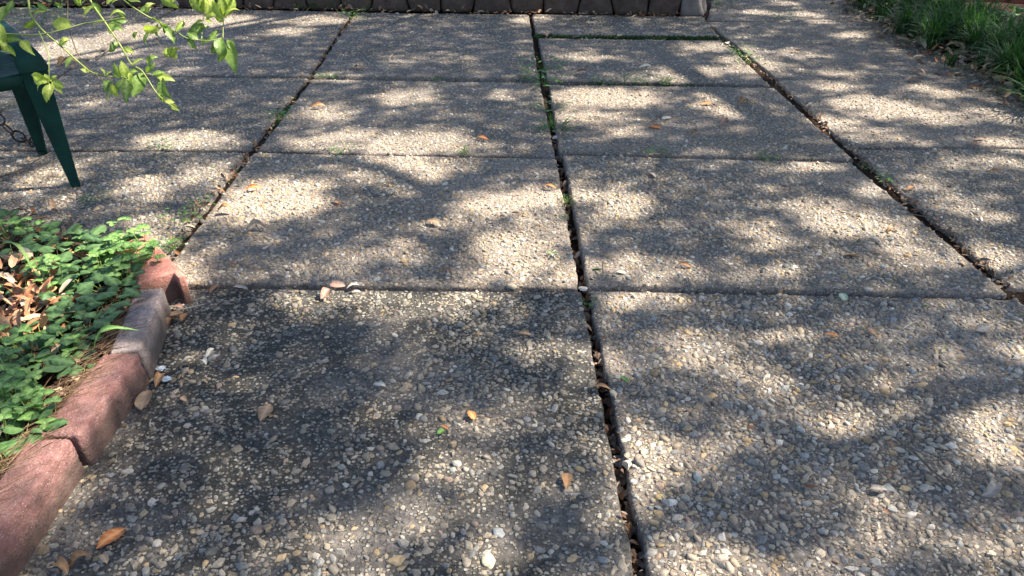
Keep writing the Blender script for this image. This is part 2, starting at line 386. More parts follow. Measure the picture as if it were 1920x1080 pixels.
# a tile of packed pebbles, thrown once and reused
TW, TH_ = 1.75, 1.55
def throw():
    cell = .024; grid = {}; out = []
    for rmin, rmax, tries in ((.0085, .0135, 2600), (.0060, .0088, 17000), (.0032, .0052, 60000)):
        for _ in range(tries):
            x, y, r = R.random()*TW, R.random()*TH_, R.uniform(rmin, rmax)
            gx, gy = int(x/cell), int(y/cell); ok = True
            for ix in (gx-1, gx, gx+1):
                for iy in (gy-1, gy, gy+1):
                    for (a, b_, c_) in grid.get((ix, iy), ()):
                        if (a-x)**2+(b_-y)**2 < (.80*(c_+r))**2: ok = False; break
                    if not ok: break
                if not ok: break
            if ok: grid.setdefault((gx, gy), []).append((x, y, r)); out.append((x, y, r))
    return np.array(out)
TILE = throw()
def dome(n, mids, seed):
    rr = random.Random(seed); V = []; Fc = []
    offs = [rr.uniform(-.3, .3) for _ in range(n)]; rad = [rr.uniform(.68, 1.18) for _ in range(n)]
    for li, (rs, z) in enumerate(mids):
        for k in range(n):
            an = 2*math.pi*(k+offs[k])/n; q = rad[k]*rs*(1+(rr.uniform(-.08, .08) if li else 0))
            V.append((q*math.cos(an), q*math.sin(an), z+(rr.uniform(-.08, .08) if li else 0)))
    L = len(mids)
    for l in range(L-1):
        for k in range(n): Fc.append((l*n+k, l*n+(k+1) % n, (l+1)*n+(k+1) % n, (l+1)*n+k))
    Fc.append(tuple((L-1)*n+k for k in range(n)))
    return np.array(V), Fc
HI = [dome(7, ((1., -.5), (.95, .22), (.55, .56)), s) for s in range(10)]
LO = [dome(5, ((1., -.5), (.72, .42)), s+50) for s in range(8)]
PAL = np.array([(.32, .265, .19), (.37, .315, .235), (.25, .215, .17), (.29, .28, .25), (.20, .195, .18), (.42, .375, .30), (.52, .48, .41), (.36, .26, .14), (.40, .30, .17), (.12, .115, .105), (.29, .21, .16), (.24, .255, .25), (.33, .28, .215)])
PW = np.array([.18, .15, .14, .10, .08, .09, .05, .04, .035, .04, .025, .04, .10]); PW = PW/PW.sum()
def surf_z(x, y, z, t): return z+.0035*nz(x, y, z, 1.9)+.0012*nz(x, y, z, 9)
for si, (c, z, tilt, grime, dens, zone) in enumerate(slabs):
    c = [Vector((p[0], p[1])) for p in c]
    nu, nv_ = (44, 36) if zone < 3 else (30, 26)
    us = [0, .004]+list(np.linspace(.012, .988, nu))+[.996, 1]; vs = [0, .004]+list(np.linspace(.012, .988, nv_))+[.996, 1]
    U, W = len(us), len(vs); V = []
    def bil(u, v_): return (c[0]*(1-u)+c[1]*u)*(1-v_)+(c[3]*(1-u)+c[2]*u)*v_
    def zt(v_): return tilt[0]*(1-v_)+tilt[1]*v_
    for j, v_ in enumerate(vs):
        for i, u in enumerate(us):
            p = bil(u, v_); e = min(i, U-1-i, j, W-1-j)
            zz = surf_z(p.x, p.y, z, 0)+zt(v_)
            if e <= 1:
                a = .008 if e == 0 else .006
                p = p+Vector((nz(p.x, p.y, 1, 12), nz(p.x, p.y, 5, 12)))*a+Vector((nz(p.x, p.y, 1, 50), nz(p.x, p.y, 5, 50)))*a*.6
                if e == 0: zz -= .006+.002*nz(p.x, p.y, 2, 40)
            V.append((p.x, p.y, zz))
    Fc = [(j*U+i, (j+1)*U+i, (j+1)*U+i+1, j*U+i+1) for j in range(W-1) for i in range(U-1)]
    rim = [i for i in range(U)]+[j*U+U-1 for j in range(1, W)]+[(W-1)*U+i for i in range(U-2, -1, -1)]+[j*U for j in range(W-2, 0, -1)]
    o = len(V)
    for k in rim: V.append((V[k][0], V[k][1], z-.085))
    nr = len(rim)
    for k in range(nr): Fc.append((rim[k], rim[(k+1) % nr], o+(k+1) % nr, o+k))
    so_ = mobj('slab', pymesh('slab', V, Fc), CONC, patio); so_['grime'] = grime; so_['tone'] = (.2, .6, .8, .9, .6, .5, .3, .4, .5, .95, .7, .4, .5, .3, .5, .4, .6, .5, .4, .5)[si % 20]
    # exposed pebbles standing proud of the cement
    T = TILE.copy(); flip = R.randrange(4)
    if flip & 1: T[:, 0] = TW-T[:, 0]
    if flip & 2: T[:, 1] = TH_-T[:, 1]
    if zone == 2: T = T[T[:, 2] > .0058]
    if zone == 3: T = T[T[:, 2] > .0075]
    mnx = min(p.x for p in c); mxx = max(p.x for p in c); mny = min(p.y for p in c); mxy = max(p.y for p in c)
    reps = []
    ox, oy = R.random()*TW, R.random()*TH_
    for ax in range(-1, int((mxx-mnx)/TW)+2):
        for ay in range(-1, int((mxy-mny)/TH_)+2):
            reps.append(T+np.array([mnx+ax*TW+ox, mny+ay*TH_+oy, 0]))
    T = np.concatenate(reps)
    keep = np.ones(len(T), bool); ed = np.full(len(T), 9.)
    for k in range(4):
        a, b_ = c[k], c[(k+1) % 4]; d = (b_-a); L_ = d.length
        dist = -((T[:, 0]-a.x)*d.y-(T[:, 1]-a.y)*d.x)/L_
        dist = -dist if ((c[(k+2) % 4].x-a.x)*d.y-(c[(k+2) % 4].y-a.y)*d.x) > 0 else dist
        keep &= dist > .005; ed = np.minimum(ed, dist)
    # cull what no nearby camera could see
    vis = np.abs(T[:, 0]) < .72*(T[:, 1]*CT+H*ST)+.5
    keep &= vis; T = T[keep]; ed = ed[keep]
    if len(T) == 0: continue
    q = NR.random(len(T))
    nb = np.array([nz(x, y, 7, 2.6)+.5*nz(x, y, 2, 8) for x, y in T[:, :2]])
    sm = np.array([nz(x, y, 9, 5.5) for x, y in T[:, :2]])
    band = np.clip((ed-.004)/(.025+.05*sm), .5, 1)
    pr = np.clip(dens+.35*nb, .12, 1)*band
    if grime > .9:      # worn smooth in the middle and left, coarse towards the joint and the near edge
        fld = np.clip((T[:, 0]+.75)/.9+.9*nb, 0, 1); fld = np.maximum(fld, np.clip((1.42-T[:, 1])/.25, 0, 1)); fld = np.maximum(fld, np.clip((T[:, 1]-1.95)/.35, 0, 1)*.8)
        pr = np.where(T[:, 2] > .0075, pr*(.22+.95*fld), pr*(.72+.4*fld))
    pr = pr*np.where(T[:, 2] > .008, 1, .92)
    T = T[q < pr]; n = len(T)
    r = T[:, 2]*(1+.12*NR.standard_normal(n)); el = NR.uniform(1., 1.8, n); ang = NR.uniform(0, math.pi*2, n); hgt = NR.uniform(.38, .85, n)
    if zone == 0: r = r*1.10
    if grime > .9: hgt *= .85
    ca, sa = np.cos(ang), np.sin(ang); tx, ty = NR.normal(0, .27, n), NR.normal(0, .27, n)
    M = np.zeros((n, 3, 3)); a_ = r*el**.5; b_2 = r/el**.5; c_2 = r*hgt
    M[:, 0, 0] = ca*a_; M[:, 0, 1] = -sa*b_2; M[:, 1, 0] = sa*a_; M[:, 1, 1] = ca*b_2
    M[:, 2, 0] = tx*a_; M[:, 2, 1] = ty*b_2; M[:, 2, 2] = c_2*1.25
    # height of the slab under each pebble
    det = (T[:, 1]-mny)/max(1e-6, mxy-mny)
    zz = np.array([surf_z(x, y, z, 0) for x, y in T[:, :2]])+tilt[1]*(1-det)+tilt[0]*det-.0006
    P = np.stack([T[:, 0], T[:, 1], zz], 1)
    ci = NR.choice(len(PAL), n, p=PW); cols = PAL[ci]*NR.uniform(.78, 1.2, (n, 1))*np.array([1.05, 1.03, 1.04])
    if grime > .9: cols = cols*.85+np.array([(.3, .29, .26)])*.08
    which = NR.integers(0, 8, n); big = (T[:, 2] > .0056) & (zone < 2)
    Vs, Ls, Ss, Ts, Cs, Sm = [], [], [], [], [], []; vo = lo = 0
    for tplset, msk in ((HI, big), (LO, ~big)):
        for t_ in range(8):
            m_ = msk & (which == t_)
            if not m_.any(): continue
            v_, l_, s_, tt_, cc_ = instances(tplset[t_][0], tplset[t_][1], M[m_], P[m_], cols[m_])
            Vs.append(v_); Ls.append(l_+vo); Ss.append(s_+lo); Ts.append(tt_); Cs.append(cc_); Sm.append(np.full(len(tt_), t_ % 4 == 0)); vo += len(v_); lo += len(l_)
    if Vs:
        me = npmesh('aggregate', np.concatenate(Vs), np.concatenate(Ls), np.concatenate(Ss), np.concatenate(Ts), np.concatenate(Cs), np.concatenate(Sm))
        ag = mobj('aggregate', me, PEB, so_); ag['kind'] = 'stuff'; ag['grime'] = grime*.7 if grime > .9 else .25

# ------------------------------------------------------------------ stone wall at the back
wall = tag(empty('stone_wall', A(830, 20)), 'low wall of dark brown rough stones along the far edge of the patio', 'stone wall')
wloc = Vector(wall.location)
def wy(x): t = (x+4.9)/6.4; return 7.66+(7.13-7.66)*t      # foot line of the wall
def xat(px, py=22):
    for _ in range(3): p = A(px, py)
    return p[0]
bounds = [-4.95, -4.5, -4.02, -3.6]+[xat(q, 22) for q in (300, 385, 445, 505, 566, 635, 695, 763, 826, 890, 957, 1019, 1085, 1145, 1213, 1270)]
bounds = sorted(bounds)
for row in range(2):
    bs = bounds if row == 0 else [bounds[0]]+[(a+b_)/2+R.uniform(-.04, .04) for a, b_ in zip(bounds, bounds[1:])]+[bounds[-1]]
    z0, z1 = (-.02, .165) if row == 0 else (.172, .33)
    for i in range(len(bs)-1):
        xa, xb = bs[i]+.005, bs[i+1]-.005
        if xb-xa < .08: continue
        sa_, sb_ = R.uniform(-.03, .03), R.uniform(-.03, .03)
        if row == 0: sa_ = .03*math.sin(i*2.1); sb_ = .03*math.sin((i+1)*2.1)
        pf = R.uniform(-.012, .012)+row*.03
        V8 = [(xa-sa_, wy(xa)+pf, z0), (xb-sb_, wy(xb)+pf, z0), (xb-sb_, wy(xb)+.26, z0), (xa-sa_, wy(xa)+.26, z0),
              (xa+sa_, wy(xa)+pf+.018, z1), (xb+sb_, wy(xb)+pf+.018, z1), (xb+sb_, wy(xb)+.26, z1), (xa+sa_, wy(xa)+.26, z1)]
        me = rough_block([Vector(v_)-wloc for v_ in V8], 7, .16, .007, 13, i+row*40)
        mobj('stone', me, WALLST, wall)
me = rough_block([Vector(v_)-wloc for v_ in [(1.50, 7.11, -.02), (1.70, 7.10, -.02), (1.80, 7.36, -.02), (1.50, 7.42, -.02), (1.50, 7.14, .20), (1.63, 7.15, .20), (1.74, 7.36, .20), (1.50, 7.42, .20)]], 8, .14, .008, 11, 99)
o = mobj('stone', me, GREYST, wall); o['label'] = 'lighter grey chamfered corner stone'
me = rough_block([Vector(v_)-wloc for v_ in [(1.5, 7.15, .205), (1.68, 7.16, .205), (1.74, 7.4, .205), (1.5, 7.44, .205), (1.5, 7.17, .34), (1.66, 7.18, .34), (1.7, 7.38, .34), (1.5, 7.42, .34)]], 8, .14, .008, 11, 98)
mobj('stone', me, GREYST, wall)
V = []; Fc = []
for j in range(12):
    for i in range(30):
        x = -5+i*6.6/29; y0 = wy(x)+.2; y = y0+j*.25
        V.append((x, y, .27+.05*nz(x, y, 0, 2)-(0.4 if j == 11 else 0)))
for j in range(11):
    for i in range(29): a = j*30+i; Fc.append((a, a+1, a+31, a+30))
V += [(1.6, wy(1.6)+.3, -.1), (1.6, wy(1.6)+2.95, -.1)]; Fc.append((29, 11*30+29, len(V)-1, len(V)-2))
tag(mobj('planter_soil', pymesh('planter_soil', V, Fc), SOIL), kind='structure')

# ------------------------------------------------------------------ trees: crown placed where it shades the patio
PATCH = [  # photo px: cx, cy, rx, ry, brightness, tilt
 (400,40,80,9,1,0),(255,62,52,16,1,0),(130,92,60,20,1,0),(215,98,34,9,1,0),(590,38,70,7,.8,0),(545,60,40,6,.8,0),(340,130,26,4,.7,0),(172,200,26,5,.6,0),
 (345,265,80,15,1,0),(385,320,42,20,.8,0),(90,330,50,10,.9,0),(272,357,50,17,.75,0),(245,440,38,14,.95,0),(52,406,22,6,.8,0),(440,388,42,14,.9,0),
 (140,300,60,8,.3,0),(30,365,30,7,.6,0),(110,380,50,8,.4,0),
 (766,181,52,12,.75,0),(612,215,52,14,.75,0),(640,266,75,18,.85,0),(780,268,95,20,1,0),(628,147,38,5,.8,0),(790,28,20,2,.7,0),(330,45,30,5,.7,0),(800,110,80,8,.25,0),
 (1100,107,45,6,.9,0),(1323,88,40,7,.7,0),(1378,116,24,7,.9,0),(1285,140,50,13,.75,0),(1370,132,34,7,.8,0),(1128,184,96,15,1,0),(1103,221,60,10,.9,0),(1358,197,44,18,.8,0),
 (1170,250,32,7,.7,0),(950,180,26,5,.6,0),(978,39,18,8,.8,0),(1011,32,16,4,.8,0),(1200,150,40,5,.4,0),
 (1423,23,30,4,1,0),(1514,27,28,4,1,0),(1536,41,20,4,.9,0),(1595,66,32,4,1,0),(1674,95,22,3,.9,0),(1475,6,22,3,.8,0),(1415,101,24,9,.7,0),(1503,102,32,9,.6,0),(1416,123,46,12,.8,0),
 (1571,137,32,6,.7,0),(1560,163,40,6,.7,0),(1655,205,76,19,.95,8),(1562,231,36,11,.9,0),(1760,220,58,13,.7,0),(1748,173,38,8,.7,15),(1880,217,50,8,1,6),(1890,271,42,10,.8,0),
 (1822,308,50,12,.7,0),(1880,308,40,9,.6,0),(1640,255,50,10,.5,0),
 (1511,313,42,9,.8,0),(1628,361,36,14,.75,8),(1568,414,76,22,1,14),(1660,422,40,18,.7,0),(1715,483,60,22,.55,10),(1428,438,32,17,.7,0),(1434,518,40,12,.6,0),(1733,344,40,11,.6,0),
 (1818,396,52,16,.65,5),(1875,490,60,26,1,22),(1905,545,30,8,.8,0),(1825,597,60,18,.45,0),
 (932,313,40,18,.6,0),(973,381,82,17,1,-3),(1168,384,38,32,1,0),(1077,364,22,24,.85,0),(948,477,52,36,.95,0),(1034,442,40,28,.75,0),(1182,503,22,18,.7,0),
 (386,330,42,12,.8,0),(505,372,96,30,1,-12),(505,394,60,22,.9,-10),(686,322,48,14,1,0),(745,298,72,12,.9,0),(818,328,84,14,1,-5),(765,353,36,9,.7,0),(873,378,32,20,.9,10),
 (655,450,58,46,.55,20),(735,474,36,16,.6,0),(862,422,40,12,.7,0),(600,515,60,10,.3,0),
 (715,561,180,17,.95,0),(812,588,84,11,.8,0),(1020,513,62,17,.9,0),(975,571,24,12,.7,0),(1048,655,62,20,.6,0),(1155,512,32,22,.8,0),
 (1150,667,28,32,.55,0),(1258,512,62,15,.65,0),
 (1130,880,32,45,.75,0),(1215,985,28,50,.85,-5),(878,797,82,44,.5,0),(875,893,86,52,.45,0),(805,942,62,32,.55,0),(600,1030,125,48,.42,0),(670,1070,44,22,.8,0),(330,1060,150,26,.22,0),
 
 (1060,760,60,36,.35,0),(1060,960,60,60,.3,0),(960,1040,90,50,.35,0),
 (1311,645,52,26,1,8),(1456,617,60,11,1,-4),(1209,559,62,14,.9,0),(1617,790,60,20,.85,5),(1751,772,80,16,.75,-4),(1875,812,58,44,1,6),(1218,872,44,56,1,-8),(1660,973,74,34,.85,18),(1322,1066,150,26,.9,0),(1560,1070,60,16,.7,0),(1905,661,26,26,.8,0),(1359,830,50,24,.45,0),(1420,715,60,14,.5,0),(1850,1040,60,36,.35,0),(1700,690,60,12,.3,0),(1240,760,40,30,.3,0),
 # the planting beds
 (225,490,85,42,.95,0),(110,770,80,60,.6,0),(60,640,60,30,.5,0),(60,580,45,46,.95,0),(20,560,30,60,.9,0),(60,815,60,45,.75,0),(150,745,50,22,.45,0),(150,560,50,22,.4,0),(45,900,90,100,.75,0),(100,800,60,50,.5,0),(330,535,40,50,1,0),(40,470,40,18,.4,0),
 (300,420,60,14,.6,0),(30,700,60,30,.4,0),(70,960,50,60,.7,0),
 (1830,25,36,18,1,0),(1740,15,30,10,.8,0),(1770,30,22,12,.8,0),(1850,55,40,10,.8,0),(1700,8,40,7,.7,0),(1795,90,30,10,.7,0),(1640,15,20,6,.6,0),(1890,20,30,15,.6,0),
]
def gpatch(p):
    cx, cy, rx, ry, br, tl = p
    c = A(cx, cy); k = 1.13
    ex = abs(A(cx+rx, cy)[0]-c[0])*k+.012; ey = abs(A(cx, cy+ry)[1]-A(cx, cy-ry)[1])/2*k+.02
    u = Vector(A(cx+rx*math.cos(math.radians(tl)), cy+rx*math.sin(math.radians(tl))))-Vector(c)
    return (c[0], c[1], ex, ey, br, math.atan2(u.y, u.x))
GP = [gpatch(p) for p in PATCH]
for q in ((130, 90), (92, 160), (200, 130), (250, 150), (310, 170), (260, 40), (330, 60), (400, 20), (420, 90)):     # light that reaches the shrub twigs
    P_ = atd(q[0], q[1], 2.25); g_ = P_-SD*(P_.z/SD.z); GP.append((g_.x, g_.y, .10, .10, .95, 0))
X0, X1, Y0, Y1, CS = -6.6, 6.4, -.6, 9.6, .04
gx = np.arange(X0, X1, CS)+CS/2; gy = np.arange(Y0, Y1, CS)+CS/2
GX, GY = np.meshgrid(gx, gy)
def field_noise(sc, seed):
    out = np.empty(GX.shape)
    for j in range(GX.shape[0]):
        for i in range(GX.shape[1]): out[j, i] = nz(GX[j, i], GY[j, i], seed, sc)
    return out
NA, NB = field_noise(2.3, 4.), field_noise(6., 9.)
Tm = np.clip(.04+.10*NA+.10*NB, .02, .2)
wig = .20*NB+.06*NA
inside = np.abs(GX) < .70*(GY*CT+H*ST)+.15
outT = np.clip(.12+.9*(NA-.05)+.5*NB, .02, .85)
Tm = np.where(inside & (GY > 1.0) & (GY < 8.0), Tm, outT)
for (cx, cy, ex, ey, br, an) in GP:
    dx = GX-cx; dy = GY-cy; u = (dx*math.cos(an)+dy*math.sin(an))/ex; v_ = (-dx*math.sin(an)+dy*math.cos(an))/ey
    d = np.sqrt(u*u+v_*v_)+wig
    s_ = np.clip((1.35-d)/.6, 0, 1); s_ = s_*s_*(3-2*s_)
    Tm = np.maximum(Tm, br**1.05*s_)
# branches: ground line of each shadow, lifted along the sunlight
def lift(p, h): return Vector((p[0], p[1], 0))+SD*(h/SD.z)
def seg_clear(pts, wd, dark=.05):
    global Tm
    for a, b_ in zip(pts, pts[1:]):
        ax, ay = a[0], a[1]; bx, by = b_[0], b_[1]; L2 = (bx-ax)**2+(by-ay)**2+1e-9
        t = np.clip(((GX-ax)*(bx-ax)+(GY-ay)*(by-ay))/L2, 0, 1)
        d = np.hypot(GX-(ax+t*(bx-ax)), GY-(ay+t*(by-ay)))
        s_ = np.clip((wd*1.25-d)/(wd*.6), 0, 1)
        Tm = Tm*(1-s_)+np.minimum(Tm, dark)*s_
limb_px = [(560, 465), (660, 440), (740, 405), (800, 372), (868, 340), (940, 312), (1030, 292), (1130, 284), (1250, 276), (1360, 262), (1440, 238)]
side_px = [(470, 312), (560, 297), (660, 306), (730, 325), (800, 355)]
seg_clear([A(*p) for p in limb_px[:7]], .125); seg_clear([A(*p) for p in side_px], .065); seg_clear([A(870, 338), A(930, 350), A(1000, 347)], .03)
seg_clear([A(900, 640), A(1080, 630), A(1300, 607), A(1500, 596)], .022, .12)
LAI = -np.log(np.clip(Tm, .045, .985))
LAI = np.where(Tm > .93, 0.0, LAI)
LEAFA = .5*.095*.05*1.05
lam = LAI*math.sin(SEL)*CS*CS/(.52*LEAFA)
cnt = NR.poisson(lam)
jj, ii = np.nonzero(cnt); reps_ = cnt[jj, ii]
px_ = np.repeat(gx[ii], reps_)+NR.uniform(-CS/2, CS/2, reps_.sum()); py_ = np.repeat(gy[jj], reps_)+NR.uniform(-CS/2, CS/2, reps_.sum())
nleaf = len(px_)
hz = 5.6+2.0*NR.random(nleaf)**.9
LP = np.stack([px_+SD.x/SD.z*hz, py_+SD.y/SD.z*hz, hz], 1)
def rand_rot(n):
    q = NR.standard_normal((n, 4)); q[:, 1:3] *= .75; q /= np.linalg.norm(q, axis=1)[:, None]; w_, x, y, z = q.T
    return np.stack([np.stack([1-2*(y*y+z*z), 2*(x*y-z*w_), 2*(x*z+y*w_)], -1), np.stack([2*(x*y+z*w_), 1-2*(x*x+z*z), 2*(y*z-x*w_)], -1), np.stack([2*(x*z-y*w_), 2*(y*z+x*w_), 1-2*(x*x+y*y)], -1)], 1)
TL = np.array([(0, 0, 0), (.5, .45, .12), (0, 1, 0), (-.5, .45, .12)])*np.array([.05, .095, .05])
trunks = [Vector((3.6, 11.6, 0)), Vector((11.2, 5.0, 0))]
own = (np.hypot(LP[:, 0]-6.5, LP[:, 1]-8.5) > np.hypot(LP[:, 0]-9.2, LP[:, 1]-5.0)).astype(int)
tl_ = ['large spreading evergreen tree standing behind the stone wall', 'large spreading evergreen tree standing beyond the leafy bed on the right']
for ti, tp in enumerate(trunks):
    tr = tag(empty('shade_tree', tp), tl_[ti], 'tree', 'tall trees that shade the patio')
    parts = []
    top = Vector((.35*(-1)**ti, -.8 if ti == 0 else .2, 4.0))
    path = smooth_path([(0, 0, -.15), (.05, -.02, .8), (.1, -.25, 2.2), tuple(top)])
    trv = tube(path, [.34-.13*i/(len(path)-1)+(.12 if i < 2 else 0) for i in range(len(path))], 14)
    mobj('trunk', pymesh('trunk', *trv), BARK, tr)
    sel = np.nonzero(own == ti)[0]
    pts = LP[sel]-np.array(tp)
    # limbs reach the leaf masses where the crown is dense
    ends = []
    for k in range(50):
        p = Vector(pts[R.randrange(len(pts))])
        if all((p-e).length > 1.25 for e in ends): ends.append(p)
        if len(ends) > 6: break
    for e in ends:
        m1 = top.lerp(e, .4)+Vector((R.uniform(-.25, .25), R.uniform(-.25, .25), .5)); 
        pa = smooth_path([top-Vector((0, 0, .25)), m1, e], 5)
        mobj('limb', pymesh('limb', *tube(pa, [.06*(1-i/len(pa))+.008 for i in range(len(pa))], 7)), BARK, tr)
    if ti == 0:
        for lp, r0, hgt_ in ((limb_px, .080, 6.4), (side_px, .042, 6.4)):
            pa = [lift(A(*p), hgt_)-tp for p in lp[::-1]]
            pa = ([top-Vector((0, 0, .2)), top.lerp(pa[0], .55)+Vector((0, 0, .25))] if lp is limb_px else [lift(A(868, 340), 6.4)-tp])+pa
            pa = smooth_path(pa, 4)
            mobj('limb', pymesh('limb', *tube(pa, [r0*(1.15-.75*i/len(pa)) for i in range(len(pa))], 8)), BARK, tr)
    else:
        pa = [lift(A(*p), 6.0)-tp for p in [(1560, 590), (1400, 600), (1250, 612), (1080, 630), (900, 642)]]
        pa = smooth_path([top, top.lerp(pa[0], .5)+Vector((0, 0, .3))]+pa, 4)
        mobj('limb', pymesh('limb', *tube(pa, [.04*(1-i/len(pa))+.006 for i in range(len(pa))], 7)), BARK, tr)
    n = len(sel)
    # further foliage on the outside of the crown, away from the patio
    ne = 9000; ee = np.stack([NR.normal(0, 1.6, ne), NR.normal(0, 1.6, ne), NR.normal(7.2, .7, ne)], 1)+(np.array([1.8, 2.2, 0]) if ti == 0 else np.array([2.2, .6, 0]))
    M = rand_rot(n); sc = NR.uniform(.8, 1.2, (n, 1, 1)); M = M*sc
    M2 = rand_rot(ne)
    v_, l_, s_, t_, _ = instances(TL, [(0, 1, 2, 3)], np.concatenate([M, M2]), np.concatenate([pts, ee]))
    o = mobj('crown', npmesh('crown', v_, l_, s_, t_), LF_TREE, tr); o['kind'] = 'stuff'
print('tree leaves', nleaf)

# ------------------------------------------------------------------ left planting bed
edge = tag(empty('block_edging', (-1.1, 1.8, 0)), 'curved border of red concrete blocks around the planting bed on the left', 'garden edging')
eo = Vector(edge.location)
def eblock(outer_near, outer_far, wtop, mat_, z1=.105, label=None, seed=0, inset=.012, wb=.13):
    a, b_ = Vector(outer_near), Vector(outer_far); d = (b_-a).normalized(); n = Vector((-d.y, d.x))       # n points into the bed
    V8 = []
    for z_, o0, o1 in ((-.03, 0, wb), (z1, inset, inset+wtop)):
        for p in (a+n*o0, b_+n*o0, b_+n*o1, a+n*o1): V8.append(Vector((p.x, p.y, z_))-eo)
    me = rough_block(V8, 26, .09, .0016, 24, seed, .0013)
    o = mobj('block', me, mat_, edge)
    if label: o['label'] = label
eblock((-1.085, .72), (-1.082, 1.075), .095, REDBL, seed=1)
eblock((-1.078, 1.085), (-1.082, 1.455), .10, REDBL, .108, seed=2)
eblock((-1.073, 1.467), (-1.068, 1.822), .10, REDBL, .105, seed=3)
eblock((-1.068, 1.834), (-1.142, 2.195), .085, PINKBL, .108, 'weathered grey pink block', 4)
# salmon block with a recessed end
a = Vector((-1.100, 2.262)); b_ = Vector((-1.375, 2.60)); d = (b_-a).normalized(); n = Vector((-d.y, d.x))
L = (b_-a).length; W_ = .14
e_dir = Vector((-.87, -.5)).normalized()
bk_ = Vector((-.5, .87))
P2 = [a, b_, b_+n*W_, a+e_dir*.16+bk_*.03, a+e_dir*.15, a+e_dir*.14+bk_*.03, a+e_dir*.032+bk_*.045, a+e_dir*.026]
bm = bmesh.new()
for_lo = [bm.verts.new((p.x-eo.x, p.y-eo.y, -.03)) for p in P2]; f = bm.faces.new(for_lo)
r_ = bmesh.ops.extrude_face_region(bm, geom=[f]); tv = [g for g in r_['geom'] if isinstance(g, bmesh.types.BMVert)]
ctr = sum((v.co for v in tv), Vector())/len(tv)
for v in tv: v.co.z = .108; v.co.x += (ctr.x-v.co.x)*.05; v.co.y += (ctr.y-v.co.y)*.05
bmesh.ops.recalc_face_normals(bm, faces=bm.faces)
bmesh.ops.bevel(bm, geom=[e for e in bm.edges], offset=.006, segments=3, affect='EDGES', profile=.5)
me = bpy.data.meshes.new('block'); bm.to_mesh(me); bm.free(); me.polygons.foreach_set('use_smooth', [True]*len(me.polygons))
o = mobj('block', me, SALMON, edge); o['label'] = 'salmon red block with a recessed end'
eblock((-1.385, 2.60), (-1.72, 2.69), .10, REDBL, .055, seed=6)
eblock((-1.73, 2.695), (-2.10, 2.76), .10, REDBL, .055, seed=7)
eblock((-2.11, 2.765), (-2.48, 2.80), .10, REDBL, .055, seed=8)
# soil of the bed
def bed_z(x, y): return .055+.02*nz(x, y, 0, 3)+.012*nz(x, y, 4, 14)
inner = [(-1.15, .72), (-1.15, 1.1), (-1.15, 1.45), (-1.145, 1.83), (-1.2, 2.15), (-1.25, 2.28), (-1.46, 2.52), (-1.77, 2.62), (-2.15, 2.69), (-2.5, 2.72)]
V = []; Fc = []; K = 16
for i, (x, y) in enumerate(smooth_path([(p[0], p[1], 0) for p in inner], 4) if False else [(p[0], p[1]) for p in smooth_path([(q[0], q[1], 0) for q in inner], 4)]):
    for k in range(K):
        t = k/(K-1); qx = x+(-3.2-x)*t; qy = y+(min(y, 2.6)-.3*t-y)*t*.6
        V.append((qx, qy, bed_z(qx, qy)))
ni = len(V)//K
for i in range(ni-1):
    for k in range(K-1): q = i*K+k; Fc.append((q, q+K, q+K+1, q+1))
tag(mobj('flower_bed_soil', pymesh('flower_bed_soil', V, Fc), SOIL), kind='structure')

LT = [leaf_mesh('ovate', .12, .35, .5, 1), leaf_mesh('obovate', .2, .3, .42, 2, .5), leaf_mesh('lance', .22, .5, .36, 3, -.6), leaf_mesh('ovate', .3, .6, .5, 4, 1.), leaf_mesh('obovate', .05, .15, .5, 5)]
def litter(name, pts, sizes, palette, parent=None, tiltv=.35, zoff=.004, material=LITTERM):
    """many dead leaves as one mesh"""
    n = len(pts); rot = np.zeros((n, 3, 3)); T = np.array(pts, float); T[:, 2] += zoff
    me0 = LT
    Vs, Ls, Ss, Ts, Cs = [], [], [], [], []; vo = lo = 0
    wh = NR.integers(0, 5, n)
    small = []
    for k in range(5):
        rr = random.Random(k+9); w_ = rr.uniform(.17, .25); cz = rr.uniform(.02, .14)
        small.append(np.array([(0, 0, 0), (w_*.7, .15, .04), (w_, .48, cz*.7+.06), (w_*.72, .84, cz+.03), (0, 1, cz*.5), (-w_*.72, .84, cz+.04), (-w_, .48, cz*.7+.05), (-w_*.7, .15, .05), (0, .3, cz*.4), (0, .72, cz)]))
    SF = [(0, 1, 8), (1, 2, 8), (2, 9, 8), (2, 3, 9), (3, 4, 9), (4, 5, 9), (5, 6, 9), (6, 8, 9), (6, 7, 8), (7, 0, 8)]
    ang = NR.uniform(0, 6.283, n); ca, sa = np.cos(ang), np.sin(ang); tx, ty = NR.normal(0, tiltv, n), NR.normal(0, tiltv, n)
    for i in range(n):
        M3 = Matrix.Rotation(ang[i], 3, 'Z') @ Matrix.Rotation(tx[i], 3, 'X') @ Matrix.Rotation(ty[i], 3, 'Y')
        rot[i] = np.array(M3)*sizes[i]
    T[:, 2] += np.abs(np.sin(tx))*np.array(sizes)*.35
    pal = np.array(palette); cols = pal[NR.integers(0, len(pal), n)]*NR.uniform(.7, 1.25, (n, 1))
    for k in range(5):
        m_ = wh == k
        if not m_.any(): continue
        v_, l_, s_, t_, c_ = instances(small[k], SF, rot[m_], T[m_], cols[m_])
        Vs.append(v_); Ls.append(l_+vo); Ss.append(s_+lo); Ts.append(t_); Cs.append(c_); vo += len(v_); lo += len(l_)
    me = npmesh(name, np.concatenate(Vs), np.concatenate(Ls), np.concatenate(Ss), np.concatenate(Ts), np.concatenate(Cs), False)
    o = mobj(name, me, material, parent); o['kind'] = 'stuff'; return o
DEADPAL = [(.30, .15, .07), (.22, .10, .05), (.38, .24, .14), (.30, .24, .19), (.20, .16, .13), (.42, .30, .2), (.13, .08, .05)]
